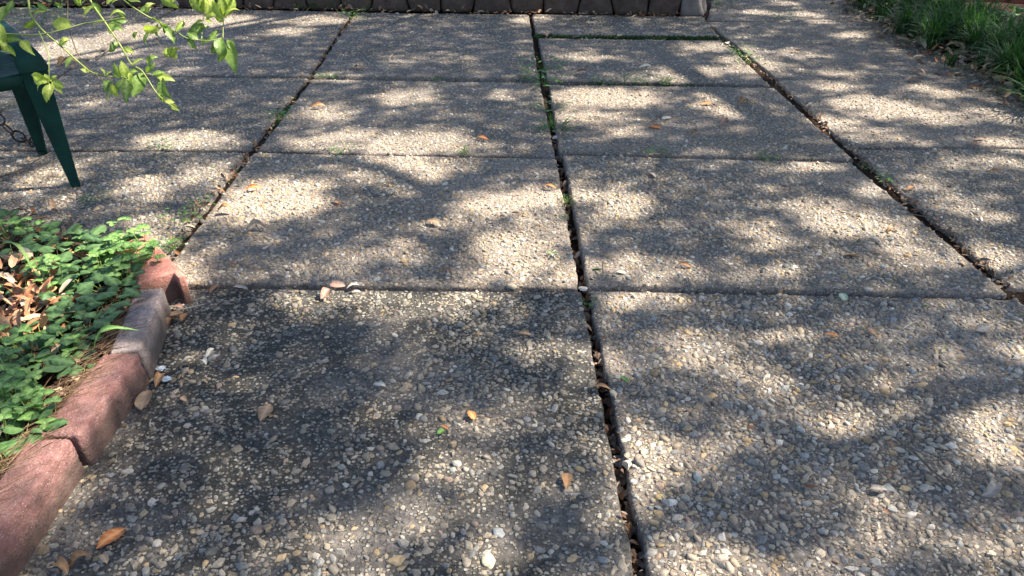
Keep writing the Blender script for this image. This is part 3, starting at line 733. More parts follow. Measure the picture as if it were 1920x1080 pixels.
def in_bed(x, y):
    if x > -1.17: return False
    if y > 2.05 and x > -1.17-(y-2.05)*.78: return False
    return y < 2.9
pts = []
while len(pts) < 1500:
    x, y = R.uniform(-2.7, -1.15), R.uniform(.8, 2.9)
    if in_bed(x, y): pts.append((x, y, bed_z(x, y)+R.uniform(0, .012)))
tag(litter('leaf_litter', pts, [R.uniform(.035, .065) for _ in pts], DEADPAL), 'brown dead leaves lying under the plants of the left bed', 'leaf litter')
# brighter dry leaves in the sunny hollow
pts = []
for _ in range(150):
    p = A(R.gauss(45, 38), R.gauss(575, 38), .07)
    if in_bed(p[0], p[1]): pts.append((p[0], p[1], bed_z(p[0], p[1])+.012+R.uniform(0, .03)))
tag(litter('leaf_pile', pts, [R.uniform(.05, .075) for _ in pts], [(.45, .22, .12), (.5, .3, .18), (.40, .2, .10), (.55, .42, .3), (.33, .14, .07)], tiltv=.55), 'heap of coppery dry leaves in the sunny hollow of the left bed', 'leaf pile')
# pine needles along the blocks
def needles(n, gen, zf, lmin=.06, lmax=.13):
    P = []
    Vs = np.array([(-.0006, 0, 0), (.0006, 0, 0), (.0005, .5, .0), (-.0005, .5, .0), (.0002, 1, 0), (-.0002, 1, 0), (0, 0, .001), (0, .5, .0012), (0, 1, .0006)])
    FN = [(0, 1, 2, 3), (3, 2, 4, 5), (0, 3, 7, 6), (1, 6, 7, 2), (3, 5, 8, 7), (2, 7, 8, 4)]
    M = np.zeros((n, 3, 3)); T = np.zeros((n, 3))
    for i in range(n):
        x, y, ang, tilt_ = gen(); L_ = R.uniform(lmin, lmax)
        m3 = Matrix.Rotation(ang, 3, 'Z') @ Matrix.Rotation(tilt_, 3, 'X')
        M[i] = np.array(m3) @ np.diag([1.1, L_, 1.1]); T[i] = (x, y, zf(x, y))
    pal = np.array([(.15, .085, .05), (.20, .12, .07), (.10, .06, .04), (.26, .18, .11)]); cols = pal[NR.integers(0, 4, n)]*NR.uniform(.7, 1.2, (n, 1))
    v_, l_, s_, t_, c_ = instances(Vs, FN, M, T, cols)
    return npmesh('pine_needles', v_, l_, s_, t_, c_)
def ngen():
    y = R.uniform(1.15, 2.2); x = -1.175-abs(R.gauss(0, .05))-(max(0, y-1.83)*.22)
    return x, y, R.gauss(-.75, .5), R.uniform(-.02, .15)
tag(mobj('pine_needles', needles(750, ngen, lambda x, y: .088+R.uniform(-.015, .022)), NEEDLEM), 'brown pine needles heaped against the red block border', 'pine needles', kind='stuff')
def ngen2():
    x, y = R.uniform(-2.6, -1.2), R.uniform(1., 2.8); 
    return (x if in_bed(x, y) else x-.6), y, R.uniform(0, 6.28), R.uniform(-.1, .25)
tag(mobj('pine_needles', needles(1300, ngen2, lambda x, y: bed_z(x, y)+R.uniform(.005, .03)), NEEDLEM), 'loose brown pine needles scattered through the left bed', 'pine needles', kind='stuff')

MINT = [with_mat(leaf_mesh('ovate', .10, -.25, .72, s, .2), LF_MINT) for s in (21, 22, 23)]
CLOV = [with_mat(leaf_mesh('round', .06, .3, .95, s), LF_CLOV) for s in (31, 32)]
CHLOV = leaf_mesh('lance', .3, .4, .13, 41); BLADE = with_mat(CHLOV, LF_CLOV)
def stem_mesh(p0, p1, r=.0012, bend=.01):
    m_ = (Vector(p0)+Vector(p1))/2+Vector((R.uniform(-bend, bend), R.uniform(-bend, bend), 0))
    return tube(smooth_path([p0, m_, p1], 3), [r]*7, 4)
def ground_plant(px, py, kind, label, n=9, spread=.07, hgt=.08, z0=None, group='leafy plants in the left bed', size=1.):
    g = A(px, py, .08)
    t = tag(empty('groundcover_plant' if kind == 'mint' else 'clover_plant', (g[0], g[1], bed_z(g[0], g[1]) if z0 is None else z0), R.uniform(0, 6.28)), label, 'plant', group)
    st = []
    for k in range(n):
        an = 2.4*k+R.uniform(-.3, .3); rd = spread*math.sqrt((k+.6)/n)*R.uniform(.8, 1.2); hz_ = hgt*R.uniform(.6, 1.15)*(1-.4*k/n)+.01
        tip = Vector((math.cos(an)*rd, math.sin(an)*rd, hz_))
        if kind == 'mint':
            st.append(stem_mesh((0, 0, 0), tip*.75))
            dr = Vector((math.cos(an), math.sin(an), R.uniform(-.35, .25)))
            o = mobj('leaf', MINT[k % 3], None, t); place(o, tip*.55+Vector((0, 0, hz_*.35)), basis(dr, roll=R.uniform(-.3, .3)), R.uniform(.020, .050)*size*(1-.25*(k/n)*(k % 2)))
        else:
            st.append(stem_mesh((0, 0, 0), tip))
            a0 = R.uniform(0, 6.28)
            for q in range(3):
                aq = a0+q*2.094; dr = Vector((math.cos(aq), math.sin(aq), R.uniform(-.1, .25)))
                o = mobj('leaflet', CLOV[q % 2], None, t); place(o, tip, basis(dr, roll=R.uniform(-.25, .25)), R.uniform(.014, .021)*size)
    mobj('stem', pymesh('stem', *join_vf(st)), GSTEM, t)
    return t
MP = [(250,480,'dark leaves lying on the rear half of the salmon block',9),(235,462,'dark leafy plant in the far right corner of the bed',9),(235,560,'dark leaves hanging over the inner edge of the grey pink block',7),(150,690,'dark leaf cluster left of the needle heap by the second red block',8),(60,820,'dark plant beside the pine needles near the lowest red block',7),(140,600,'dark plant in the centre of the bed below the bright clover',9),(200,500,'dark crinkled plant right under the brightest clover',9),(50,540,'dark leaves at the left rim of the coppery heap',6),(25,428,'dark green crinkled plant at the far left corner of the bed',9),(70,445,'dark green leafy plant near the back edge by the chair',9),(118,452,'dark leafy plant in the back row of the bed',9),
 (165,462,'dark wavy leaved plant shaded at the back of the bed',9),(215,470,'dark leafy plant hanging toward the block border at the back',9),(60,490,'dark green plant behind the coppery leaf heap',8),(110,505,'dark plant right of the pine needle nest',9),
 (150,520,'broad leaved dark plant in the middle of the bed',9),(190,545,'dark leafy plant below the bright clover',9),(265,505,'dark leaves spilling over the salmon block',8),(100,550,'dark plant edging the sunlit leaf heap',8),
 (150,575,'dark crinkled plant right of the leaf heap',9),(205,585,'dark low plant beside the grey pink block',7),(85,620,'large dark rosette with deep veins below the leaf heap',10),(40,655,'dark leafy plant at the left edge below the leaf heap',8),
 (130,640,'dark leafy plant left of the middle block',8),(175,625,'small dark plant near the needle heap',6),(70,690,'dark plant above the pale clover patch',8),(20,735,'dark leafy tuft at the left frame edge',8),(35,475,'dark plant under the long arched blade',8),
 (245,530,'dark drooping leaves beside the notched block',6)]
for px, py, lb, n in MP: ground_plant(px, py, 'mint', lb, n+3, .08, .075 if py < 480 else .06, size=1.6)
CP = [(285,500,'pale clover spilling over the top of the salmon block',6),(262,462,'small clover at the back end of the salmon block',6),(240,455,'clover with small leaves in the far right corner of the bed',6),(215,480,'bright sunlit clover highest in the middle of the bed',9),(255,500,'bright yellow green clover next to the salmon block',9),(185,500,'light green clover left of the brightest clump',7),(235,525,'pale clover cascading over the bed edge',8),(265,475,'small pale clover at the back corner block',5),
 (15,440,'green clover standing at the far left corner',7),(55,440,'clover with pale leaves on tall stems at the back left',5),(165,470,'single bright clover sprig in the dark back row',2),(90,520,'pale clover by the pine needle nest',5),(110,535,'pale yellowish clover at the edge of the leaf heap',5),
 (30,640,'pale clover under the dark rosette',4),(45,665,'blue green clover near the left frame edge',5),(125,665,'small clover beside the needle heap',4),(20,755,'dense light green clover in the lower left of the bed',10),(55,780,'light green clover nearest the bottom block joint',9),(85,790,'broad clover leaves touching the red block top',5),
 (10,820,'clover at the lower left frame edge',7),(60,745,'yellowish small clover amid the needles',6),(15,700,'clover sprigs at the left edge of the bed',6),(5,870,'large round leaves at the lowest corner of the bed',4)]
for px, py, lb, n in CP: ground_plant(px, py, 'clover', lb, n, .062, .095 if py < 540 else .08, size=1.5 if n > 8 else 1.35)
for (bx, by, tx_, ty_, lb) in [(60, 505, 0, 468, 'long arched bright green grass blade at the left edge of the bed'), (175, 660, 250, 625, 'thin green blade rising beside the needle heap')]:
    p0, p1 = Vector(A(bx, by, .09)), Vector(A(tx_, ty_, .15)); d_ = p1-p0
    o = mobj('grass_blade', BLADE, None); place(o, p0, basis(d_, roll=.3), d_.length*1.2); tag(o, lb, 'grass blade')

# ------------------------------------------------------------------ right planting bed
bp = [(1560, -40), (1580, 0), (1625, 32), (1680, 62), (1735, 90), (1800, 120), (1850, 150), (1925, 192), (2010, 235), (2120, 290)]
bl = [Vector(A(*p)) for p in bp]; bl = smooth_path(bl, 4)
def rz(x, y): return .03+.05*nz(x, y, 2, 1.6)+.01*nz(x, y, 2, 9)
V = []; Fc = []; K = 18
for p in bl:
    for k in range(K):
        t = k/(K-1); x = p.x+4.4*t; y = p.y+2.6*t
        V.append((x, y, -.004+(rz(x, y)+.05)*min(1, t*7)))
for i in range(len(bl)-1):
    for k in range(K-1): q = i*K+k; Fc.append((q, q+1, q+K+1, q+K))
tag(mobj('flower_bed_soil', pymesh('flower_bed_soil', V, Fc), SOIL), kind='structure')
pts = []; szs = []
for _ in range(1500):
    p = bl[R.randrange(len(bl))].lerp(bl[R.randrange(len(bl))], 0) ; t = abs(R.gauss(0, .35))
    off = R.gauss(-.05, .06)
    x = p.x+.86*(t*1.0+off)+R.uniform(-.1, .1)+.04; y = p.y+.5*(t+off)+R.uniform(-.1, .1)
    pts.append((x, y, .006+min(.05, max(0, t)*.25)+R.uniform(0, .01))); szs.append(R.uniform(.045, .085))
for _ in range(320):
    p = bl[R.randrange(len(bl))]; t = R.gauss(-.05, .07); pts.append((p.x+.86*t+R.uniform(-.12, .12), p.y+.5*t+R.uniform(-.12, .12), .010)); szs.append(R.uniform(.04, .085))
tag(litter('leaf_litter', pts, szs, DEADPAL+[(.4, .3, .2), (.35, .28, .2)]), 'band of brown fallen leaves along the edge of the right bed', 'leaf litter')
def blades(n, L0, spread, seed, wd=.007):
    rr = random.Random(seed); V = []; Fc = []
    for k in range(n):
        an = rr.uniform(0, 6.283); L_ = L0*rr.uniform(.6, 1.15); lean = rr.uniform(.15, 1.)*spread; b0 = Vector((rr.gauss(0, .02), rr.gauss(0, .02), 0))
        dx, dy = math.cos(an), math.sin(an); sx, sy = -dy, dx; o = len(V); S_ = 6
        for i in range(S_+1):
            t = i/S_; out = L_*lean*t**1.6; z = L_*(t-(.55*lean)*t**2.4); w_ = wd*(1-t**2.2)+.0006
            c_ = b0+Vector((dx*out, dy*out, z))
            V += [c_+Vector((sx, sy, 0))*w_/2, c_+Vector((0, 0, -.0012*(1-t))), c_-Vector((sx, sy, 0))*w_/2]
        for i in range(S_): q = o+i*3; Fc += [(q, q+1, q+4, q+3), (q+1, q+2, q+5, q+4)]
    return with_mat(pymesh('blades', V, Fc), LF_LIRI)
LIR = [blades(85, .27, 1.45, s, .009) for s in range(4)]+[blades(34, .22, 1.1, 9, .008)]
LPX = [(1615,12,'at the far end of the bed by the path'),(1655,8,'second from the far end, top of the photo'),(1650,35,'bordering the path, third along the edge'),(1695,18,'behind the edge row, in deep shade'),(1690,58,'fourth along the bed edge'),
 (1735,10,'at the top of the photo left of the brick'),(1730,42,'with a few blue green sunlit blades'),(1745,85,'fifth along the edge, arching over the leaves'),(1760,34,'sunlit, just left of the brick edging'),(1775,62,'in the bright patch below the brick'),
 (1810,50,'right of the bright patch'),(1812,88,'small, in front of the bright patch'),(1780,118,'small, spilling onto the leaf band'),(1835,120,'small, by the end of the slab joint'),(1850,75,'between the ivy and the bright patch'),(1905,115,'tall, at the right frame edge'),
 (1880,140,'near the right edge above the leaf band'),(1915,165,'lowest at the right frame edge'),(1940,200,'cut by the right frame edge'),(1980,140,'beyond the right frame edge')]
for i, (px, py, wh) in enumerate(LPX):
    g = A(px, py+6, .02); small = 'small' in wh
    o = mobj('liriope_clump', LIR[4] if small else LIR[i % 4], None); o.location = (g[0], g[1], .02); o.rotation_euler = (0, 0, i*1.3); o.scale = [R.uniform(.85, 1.15)*(.8 if small else 1.15)]*3
    tag(o, 'dark green grassy clump '+wh, 'grass clump', 'grassy clumps in the right bed')
# further clumps that merge into one mass
Ms, Ts_ = [], []
V0 = []; F0 = []
for k in range(230):
    p = bl[R.randrange(len(bl))]; t = R.uniform(.12, 2.4); x, y = p.x+.86*t+R.uniform(-.2, .2), p.y+.5*t+R.uniform(-.2, .2)
    if y > 5.9 and x > 3.75: continue
    src = LIR[k % 4]; o_ = len(V0); cs, sn = math.cos(k*1.7), math.sin(k*1.7); s_ = R.uniform(.8, 1.3)
    V0 += [(x+(v.co.x*cs-v.co.y*sn)*s_, y+(v.co.x*sn+v.co.y*cs)*s_, .03+v.co.z*s_) for v in src.vertices]
    F0 += [tuple(i_+o_ for i_ in q.vertices) for q in src.polygons]
tag(mobj('ground_cover', pymesh('ground_cover', V0, F0), LF_LIRI), 'dense mass of dark grassy leaves filling the right bed', 'ground cover', kind='stuff')
# ivy like shrub at the top right corner
IVM = leaf_mat('broad_glossy_leaf', (.02, .07, .012), (.04, .12, .02), (.09, .2, .03), .3, .35)
IV = with_mat(leaf_mesh('ovate', .12, .3, .6, 61), IVM)
for (px, py, r0, n, lb) in [(1885, 45, .24, 70, 'dense low shrub with broad glossy leaves at the upper right corner'), (1835, 32, .10, 26, 'small broad leaved plant lit yellow green beside the corner shrub')]:
    g = A(px, py+20, .02); t = tag(empty('leafy_shrub', (g[0], g[1], .02)), lb, 'shrub'); st = []
    for k in range(n):
        u = Vector((R.gauss(0, 1), R.gauss(0, 1), abs(R.gauss(0, 1)))).normalized()*r0*R.uniform(.5, 1); u.z = u.z*.8+.04
        dr = Vector((u.x, u.y, R.uniform(-.05, .05))); 
        o = mobj('leaf', IV, None, t); place(o, u, basis(dr if dr.length > .01 else Vector((1, 0, 0)), roll=R.uniform(-.5, .5)), R.uniform(.05, .085))
        if k % 3 == 0: st.append(stem_mesh((0, 0, 0), u, .002, .02))
    mobj('stem', pymesh('stem', *join_vf(st)), GSTEM, t)
# red brick edging beyond
be = tag(empty('brick_edging', A(1850, 2)), 'short run of red bricks behind the plants at the upper right', 'brick edging'); bo = Vector(be.location)
for k in range(7):
    x = A(1795, 22)[0]+k*.215; y = A(1795, 22)[1]-k*.012
    V8 = [(x, y, 0), (x+.205, y, 0), (x+.205, y+.1, 0), (x, y+.1, 0), (x, y, .19), (x+.205, y, .19), (x+.205, y+.1, .19), (x, y+.1, .19)]
    mobj('brick', rough_block([Vector(v_)-bo for v_ in V8], 3, .1, .003, 20, k), BRICKM, be)

# ------------------------------------------------------------------ green plastic chair
f1 = Vector(A(143, 350)); f2 = Vector(A(80, 288))
ax = (f2-f1).normalized(); sx = Vector((-ax.y, ax.x, 0)); sx = Vector((-.80, -.60, 0)).normalized()      # towards the chair's other side
ch = tag(empty('garden_chair', (f1+f2)/2+sx*.25), 'dark green plastic garden chair standing at the left edge of the patio', 'chair'); co = Vector(ch.location)
def loft(secs, name):
    V = []; Fc = []; m = len(secs[0])
    for s_ in secs: V += [Vector(p)-co for p in s_]
    for i in range(len(secs)-1):
        for k in range(m): Fc.append((i*m+k, i*m+(k+1) % m, (i+1)*m+(k+1) % m, (i+1)*m+k))
    Fc.append(tuple(range(m))[::-1]); Fc.append(tuple((len(secs)-1)*m+k for k in range(m)))
    me = pymesh(name, V, Fc); bm = bmesh.new(); bm.from_mesh(me); bmesh.ops.recalc_face_normals(bm, faces=bm.faces); bm.to_mesh(me); bm.free()
    return me
def Lsec(c_, w_, dpt, th, dirx, diry):     # L-shaped profile: outer corner c_, flanges along dirx (w_) and diry (dpt)
    c_ = Vector(c_)
    return [c_, c_+dirx*w_, c_+dirx*w_+diry*th, c_+dirx*th+diry*th, c_+dirx*th+diry*dpt, c_+diry*dpt]
def leg(foot, inx, iny, lean, hgt=.43, wx=.075):
    secs = []
    for k in range(9):
        t = k/8; c_ = foot+lean*(t**1.15)+Vector((0, 0, hgt*t)); secs.append(Lsec(c_, .040+wx*t, .028+.025*t, .006, inx, iny))
    me = loft(secs, 'leg'); me.polygons.foreach_set('use_smooth', [False]*len(me.polygons))
    o = mobj('leg', me, CHAIRM, ch); bv = o.modifiers.new('edge', 'BEVEL'); bv.width = .002; bv.segments = 2
    return o
WID = .50
leanv = Vector((.006, .01, 0))
X_ = Vector((-.97, -.22, 0)).normalized()
leg(f1+Vector((.022, 0, 0)), X_, ax, leanv, .575, .080)
leg(f2+Vector((.020, 0, 0)), X_, -ax, Vector((.045, 0, 0)), .50, .07)
leg(f1+sx*WID, -sx, ax, -sx*.01, .575, .085)
leg(f2+sx*WID, -sx, -ax, sx*.04, .50)
# pads under the feet
for ft in (f1, f2, f1+sx*(WID-.05), f2+sx*(WID-.05)):
    c_ = ft+(ax if ft in (f1, f1+sx*(WID-.05)) else -ax)*.012-sx*.002
    V = []
    bm = bmesh.new(); bmesh.ops.create_cone(bm, cap_ends=True, segments=14, radius1=.021, radius2=.019, depth=.014)
    me = bpy.data.meshes.new('foot_pad'); bm.to_mesh(me); bm.free(); o = mobj('foot_pad', me, CHAIRM, ch); o.location = c_-co+Vector((0, 0, .010))
# seat with apron, arms, back
z_s = .52
q0 = f1+sx*.03; q1 = f2+sx*.02; q2 = q1+sx*(WID-.06); q3 = q0+sx*(WID-.06)
c4 = [Vector((p.x, p.y, 0)) for p in (q0, q1, q2, q3)]; cc = sum(c4, Vector())/4
def ring(sc, z, n=36, pw=5.):
    out = []
    e1 = (c4[1]-c4[0]+c4[2]-c4[3])/4; e2 = (c4[3]-c4[0]+c4[2]-c4[1])/4
    for k in range(n):
        a_ = 2*math.pi*k/n; cs, sn = math.cos(a_), math.sin(a_); r_ = (abs(cs)**pw+abs(sn)**pw)**(-1/pw)
        p = cc+e1*cs*r_*sc+e2*sn*r_*sc; out.append((p.x, p.y, z))
    return out
V, Fc = [], []
rings = [ring(.97, z_s-.055), ring(.99, z_s-.03), ring(1.0, z_s-.008), ring(.98, z_s+.004), ring(.95, z_s), ring(.6, z_s-.012), ring(.2, z_s-.016)]
for r_ in rings: V += [Vector(p)-co for p in r_]
for i in range(len(rings)-1):
    for k in range(36): Fc.append((i*36+k, i*36+(k+1) % 36, (i+1)*36+(k+1) % 36, (i+1)*36+k))
Fc.append(tuple(6*36+k for k in range(36)))
o = mobj('seat', pymesh('seat', V, Fc), CHAIRM, ch); sm_ = o.modifiers.new('t', 'SOLIDIFY'); sm_.thickness = .005
def armpath(foot, out_):
    b0 = Vector((foot.x, foot.y, 0))+leanv*.95 if out_ else foot+sx*WID-sx*.09
    return b0
for side in (0, 1):
    base = (f1+leanv+Vector((.02, 0, 0))) if side == 0 else (f1+sx*WID); inw = sx if side == 0 else -sx
    base = Vector((base.x, base.y, 0))
    back = Vector(((f2+sx*.0).x, (f2+sx*.0).y, 0)) if side == 0 else Vector(((f2+sx*WID).x, (f2+sx*WID).y, 0))
    P = [base+Vector((0, 0, .53))-inw*.012, base+Vector((0, 0, .575)), base+inw*.014+Vector((0, 0, .61))+ax*.02, base+inw*.03+Vector((0, 0, .64))+ax*.08, base.lerp(back, .45)+inw*.01+Vector((0, 0, .65)), base.lerp(back, .8)+Vector((0, 0, .66)), back+ax*.06+Vector((0, 0, .70))]
    P = smooth_path(P, 5); secs = []
    for i, p in enumerate(P):
        t_ = (P[min(i+1, len(P)-1)]-P[max(i-1, 0)]).normalized(); nn = t_.cross(inw).normalized()
        w_ = .12-.035*min(1, i/14)
        secs.append([p-nn*.004-inw*.0, p-nn*.004+inw*w_, p+nn*.004+inw*w_, p+nn*.004])
    me = loft(secs, 'arm'); o = mobj('arm', me, CHAIRM, ch); bv = o.modifiers.new('edge', 'BEVEL'); bv.width = .003; bv.segments = 2
bk = []
for i in range(9):
    u = i/8; row = []
    for j in range(9):
        v_ = j/8; p = Vector((q1.x, q1.y, 0)).lerp(Vector((q2.x, q2.y, 0)), -.08+1.16*u)+ax*(.03+.12*v_+.05*math.sin(math.pi*u))+Vector((0, 0, .51+.36*v_+.03*math.sin(math.pi*u)*v_)); row.append(p-co)
    bk.append(row)
V = [p for row in bk for p in row]; Fc = [(i*9+j, i*9+j+1, (i+1)*9+j+1, (i+1)*9+j) for i in range(8) for j in range(8) if not (i in (1, 3, 5) and 1 <= j <= 6)]
o = mobj('backrest', pymesh('backrest', V, Fc), CHAIRM, ch); sm_ = o.modifiers.new('t', 'SOLIDIFY'); sm_.thickness = .006

# ------------------------------------------------------------------ chain
cl = smooth_path([Vector(A(-30, 262, 0))+Vector((0, 0, .26)), Vector(A(0, 262, 0))+Vector((0, 0, .17)), Vector(A(22, 270, 0))+Vector((0, 0, .08)), Vector(A(45, 268, 0))+Vector((0, 0, .012)), Vector(A(66, 274, 0))+Vector((0, 0, .012))], 8)
chn = tag(empty('iron_chain', cl[-1]), 'dark rusty chain of round links hanging down behind the chair legs', 'chain')
def torus(R_, r_, sx_=1.4, n=20, m=8):
    V = []; Fc = []
    for i in range(n):
        a_ = 2*math.pi*i/n
        for j in range(m):
            b2 = 2*math.pi*j/m; rr = R_+r_*math.cos(b2); V.append((rr*math.cos(a_)*sx_, rr*math.sin(a_), r_*math.sin(b2)))
    for i in range(n):
        for j in range(m): Fc.append((i*m+j, ((i+1) % n)*m+j, ((i+1) % n)*m+(j+1) % m, i*m+(j+1) % m))
    return with_mat(pymesh('link', V, Fc), CHAINM)
LK = torus(.024, .0045); acc = 0; last = cl[0]; k = 0
for p in cl:
    if (p-last).length >= .052 or k == 0:
        d_ = (p-last).normalized() if k else (cl[1]-cl[0]).normalized()
        x_ = d_; z_ = (Vector((.2, -1, .5)) if k % 2 == 0 else Vector((1, .2, .5))); z_ = (z_-x_*z_.dot(x_)).normalized(); y_ = z_.cross(x_)
        M = Matrix((x_, y_, z_)).transposed(); o = mobj('link', LK, None, chn); place(o, p-chn.location+Vector((0, 0, .012)), M, 1.); last = p; k += 1

# ------------------------------------------------------------------ overhanging shrub branches, top left
DP = 2.25
sh = tag(empty('leafy_shrub', (-1.75, 1.9, .05)), 'shrub whose thin light green twigs reach across the upper left corner', 'shrub'); sho = Vector(sh.location)
root = Vector((-1.75, 1.9, .05))
BR = [([(40, -60), (53, 0), (58, 28), (81, 58), (116, 88), (155, 123), (176, 137), (211, 144), (236, 146)], .0048, 2.20, GSTEM),
      ([(150, -50), (169, 0), (197, 42), (225, 84), (246, 120), (267, 134), (292, 172), (310, 190), (334, 207)], .0042, 2.25, GSTEM),
      ([(-30, 60), (7, 63), (70, 65), (116, 56), (158, 44), (197, 39), (232, 33)], .0032, 2.18, GSTEM),
      ([(205, -30), (232, 0), (267, 25), (299, 42), (331, 60), (352, 72), (390, 76), (415, 72)], .0036, 2.30, GSTEM),
      ([(120, -40), (127, 0), (128, 45), (144, 98), (160, 120), (182, 142), (205, 156), (222, 158)], .0022, 2.35, BSTEM),
      ([(72, 58), (86, 88), (91, 105), (92, 156)], .0024, 2.15, GSTEM),
      ([(215, -10), (246, 25), (270, 50), (281, 63), (317, 105)], .0017, 2.35, BSTEM),
      ([(-20, 36), (0, 37), (60, 43)], .0022, 2.2, GSTEM),
      ([(96, 0), (92, 12), (75, 20), (60, 26)], .0024, 2.2, BSTEM),
      ([(232, 33), (262, 60), (285, 75)], .0015, 2.22, BSTEM),
      ([(378, 74), (380, 45), (385, 22)], .0024, 2.3, GSTEM), ([(418, 72), (419, 38), (421, 22)], .0022, 2.3, GSTEM),
      ([(275, 138), (292, 142), (300, 150), (305, 165)], .0016, 2.27, GSTEM), ([(150, 0), (158, 20), (165, 38)], .0012, 2.3, BSTEM)]
for pl, r0, dep, m_ in BR:
    r0 *= .68; P = smooth_path([atd(x*1., y*1., dep+.012*math.sin(i*2.))-sho for i, (x, y) in enumerate(pl)], 5)
    mobj('stem', pymesh('stem', *tube(P, [r0*(1-.55*i/len(P))*(1+.12*(i % 5 == 0)) for i in range(len(P))], 7)), m_, sh)
# woody stems outside the frame that carry them
for tgt in ((40, -60), (150, -50), (205, -30), (120, -40), (-30, 60)):
    e = atd(tgt[0], tgt[1], 2.25)-sho
    P = smooth_path([Vector((0, 0, -.02)), Vector((-.25+R.uniform(-.05, .05), .0, .45)), e+Vector((-.28, 0, .10)), e], 6)
    mobj('stem', pymesh('stem', *tube(P, [.010*(1-.55*i/len(P)) for i in range(len(P))], 7)), BSTEM, sh)
SHL = [leaf_mesh('ovate', .16, .45, .40, 71, .3, 10), leaf_mesh('lance', .22, .5, .38, 72, -.5, 10), leaf_mesh('ovate', .3, .55, .46, 73, .8, 10), leaf_mesh('ovate', .05, .25, .55, 74, .2, 10)]
SHY = [with_mat(m_, LF_SHRUB) for m_ in SHL]; SHD = [with_mat(m_, LF_SHRUBD) for m_ in SHL]
SL = [  # base px, tip px, depth, young(1)/older(0)
 (300,-8,333,14,2.3,1),(268,56,302,50,2.3,1),(205,33,234,28,2.2,1),(134,48,100,44,2.2,1),(306,46,326,80,2.3,0),(352,66,370,92,2.3,0),(352,72,392,52,2.32,0),(372,74,352,62,2.3,0),(390,76,408,58,2.3,0),(395,74,378,82,2.3,0),
 (415,70,410,114,2.3,0),(418,72,398,98,2.31,0),(430,78,442,134,2.32,0),(425,74,443,100,2.33,0),
 (262,132,238,158,2.25,0),(268,136,250,178,2.26,0),(246,132,232,166,2.24,1),(236,146,222,176,2.2,0),(210,150,196,172,2.22,0),(205,156,222,180,2.2,1),(216,152,206,190,2.24,0),(236,148,238,192,2.2,0),(240,148,214,134,2.22,0),
 (234,146,228,116,2.2,1),(228,146,216,118,2.2,1),(238,142,258,134,2.23,1),(196,140,188,129,2.2,1),(168,134,152,130,2.2,1),(200,142,212,134,2.2,1),
 (274,136,290,118,2.26,0),(275,118,296,108,2.27,0),(284,140,308,136,2.27,0),(292,142,326,152,2.27,1),(300,146,322,182,2.28,0),(302,166,304,190,2.27,0),(308,190,326,192,2.27,1),(322,196,336,208,2.27,1),(318,106,322,86,2.35,1),(318,106,337,92,2.35,1),(316,108,312,90,2.35,1),(324,112,330,100,2.35,1),
 (92,150,61,141,2.15,1),(92,154,64,146,2.15,1),(91,156,84,140,2.15,1),(90,158,88,190,2.15,1),(93,156,92,186,2.14,1),(94,152,106,142,2.16,1),(96,152,119,164,2.15,1),(98,154,116,176,2.15,1),(86,152,72,170,2.15,1),
 (-8,34,6,64,2.15,1),(-6,60,8,88,2.15,1),(4,70,40,76,2.15,0),(38,76,64,102,2.16,1),(4,80,28,104,2.17,1),(0,44,2,84,2.13,1),
 (383,24,358,-4,2.3,1),(383,24,374,-12,2.3,1),(384,26,396,-8,2.29,1),(384,30,408,26,2.31,1),(382,40,366,46,2.3,1),(384,36,398,44,2.3,1),(383,18,386,-16,2.3,1),
 (420,34,400,4,2.3,1),(420,30,414,-10,2.3,1),(421,30,434,-8,2.29,1),(421,34,448,20,2.3,1),(420,40,404,32,2.31,1),(422,26,426,-14,2.31,1),
 (204,44,238,38,2.24,0),(212,52,230,60,2.24,0),(214,40,206,62,2.26,0),(236,36,222,22,2.24,0),(116,12,108,18,2.3,0),(118,14,104,2,2.3,0),(116,10,120,-4,2.3,0),(150,12,140,-8,2.3,1),(152,12,164,2,2.3,0),(152,14,164,20,2.31,0),(150,10,156,-10,2.3,1),
 (284,34,308,60,2.3,0),(296,44,300,70,2.3,0),(272,24,290,8,2.3,1),(262,20,282,16,2.3,0),(240,0,262,4,2.3,0),(280,58,276,84,2.35,0),(258,60,252,72,2.3,0),(172,4,190,24,2.25,0),(176,12,158,30,2.25,1),(196,40,176,52,2.25,1),(222,80,204,96,2.26,0),(230,90,250,98,2.25,1),(64,36,44,50,2.2,1),(60,30,84,22,2.2,1),(110,84,130,74,2.2,1),(136,106,124,124,2.2,0),(248,122,268,112,2.25,1),(330,60,344,40,2.3,1),(316,50,300,36,2.3,0),(88,20,70,6,2.2,0),(96,4,82,-8,2.2,0),(226,-2,210,12,2.25,1),(340,-6,322,8,2.3,1),(200,8,214,-6,2.25,1),(12,12,0,40,2.6,0),(24,0,14,24,2.6,0)]
for i, (x0, y0, x1, y1, dp, yg) in enumerate(SL):
    a = atd(x0, y0, dp)-sho; b_ = atd(x1, y1, dp+R.uniform(-.02, .02))-sho
    d_ = b_-a; ln = d_.length
    o = mobj('leaf', (SHY if yg else SHD)[i % 4], None, sh)
    up = Vector((R.uniform(-.6, .9), R.uniform(-1.2, -.2), R.uniform(.2, 1.2)))
    place(o, a, basis(d_, up.normalized(), R.uniform(-.5, .5)), (ln*1.12, ln*1.1, ln*.75))

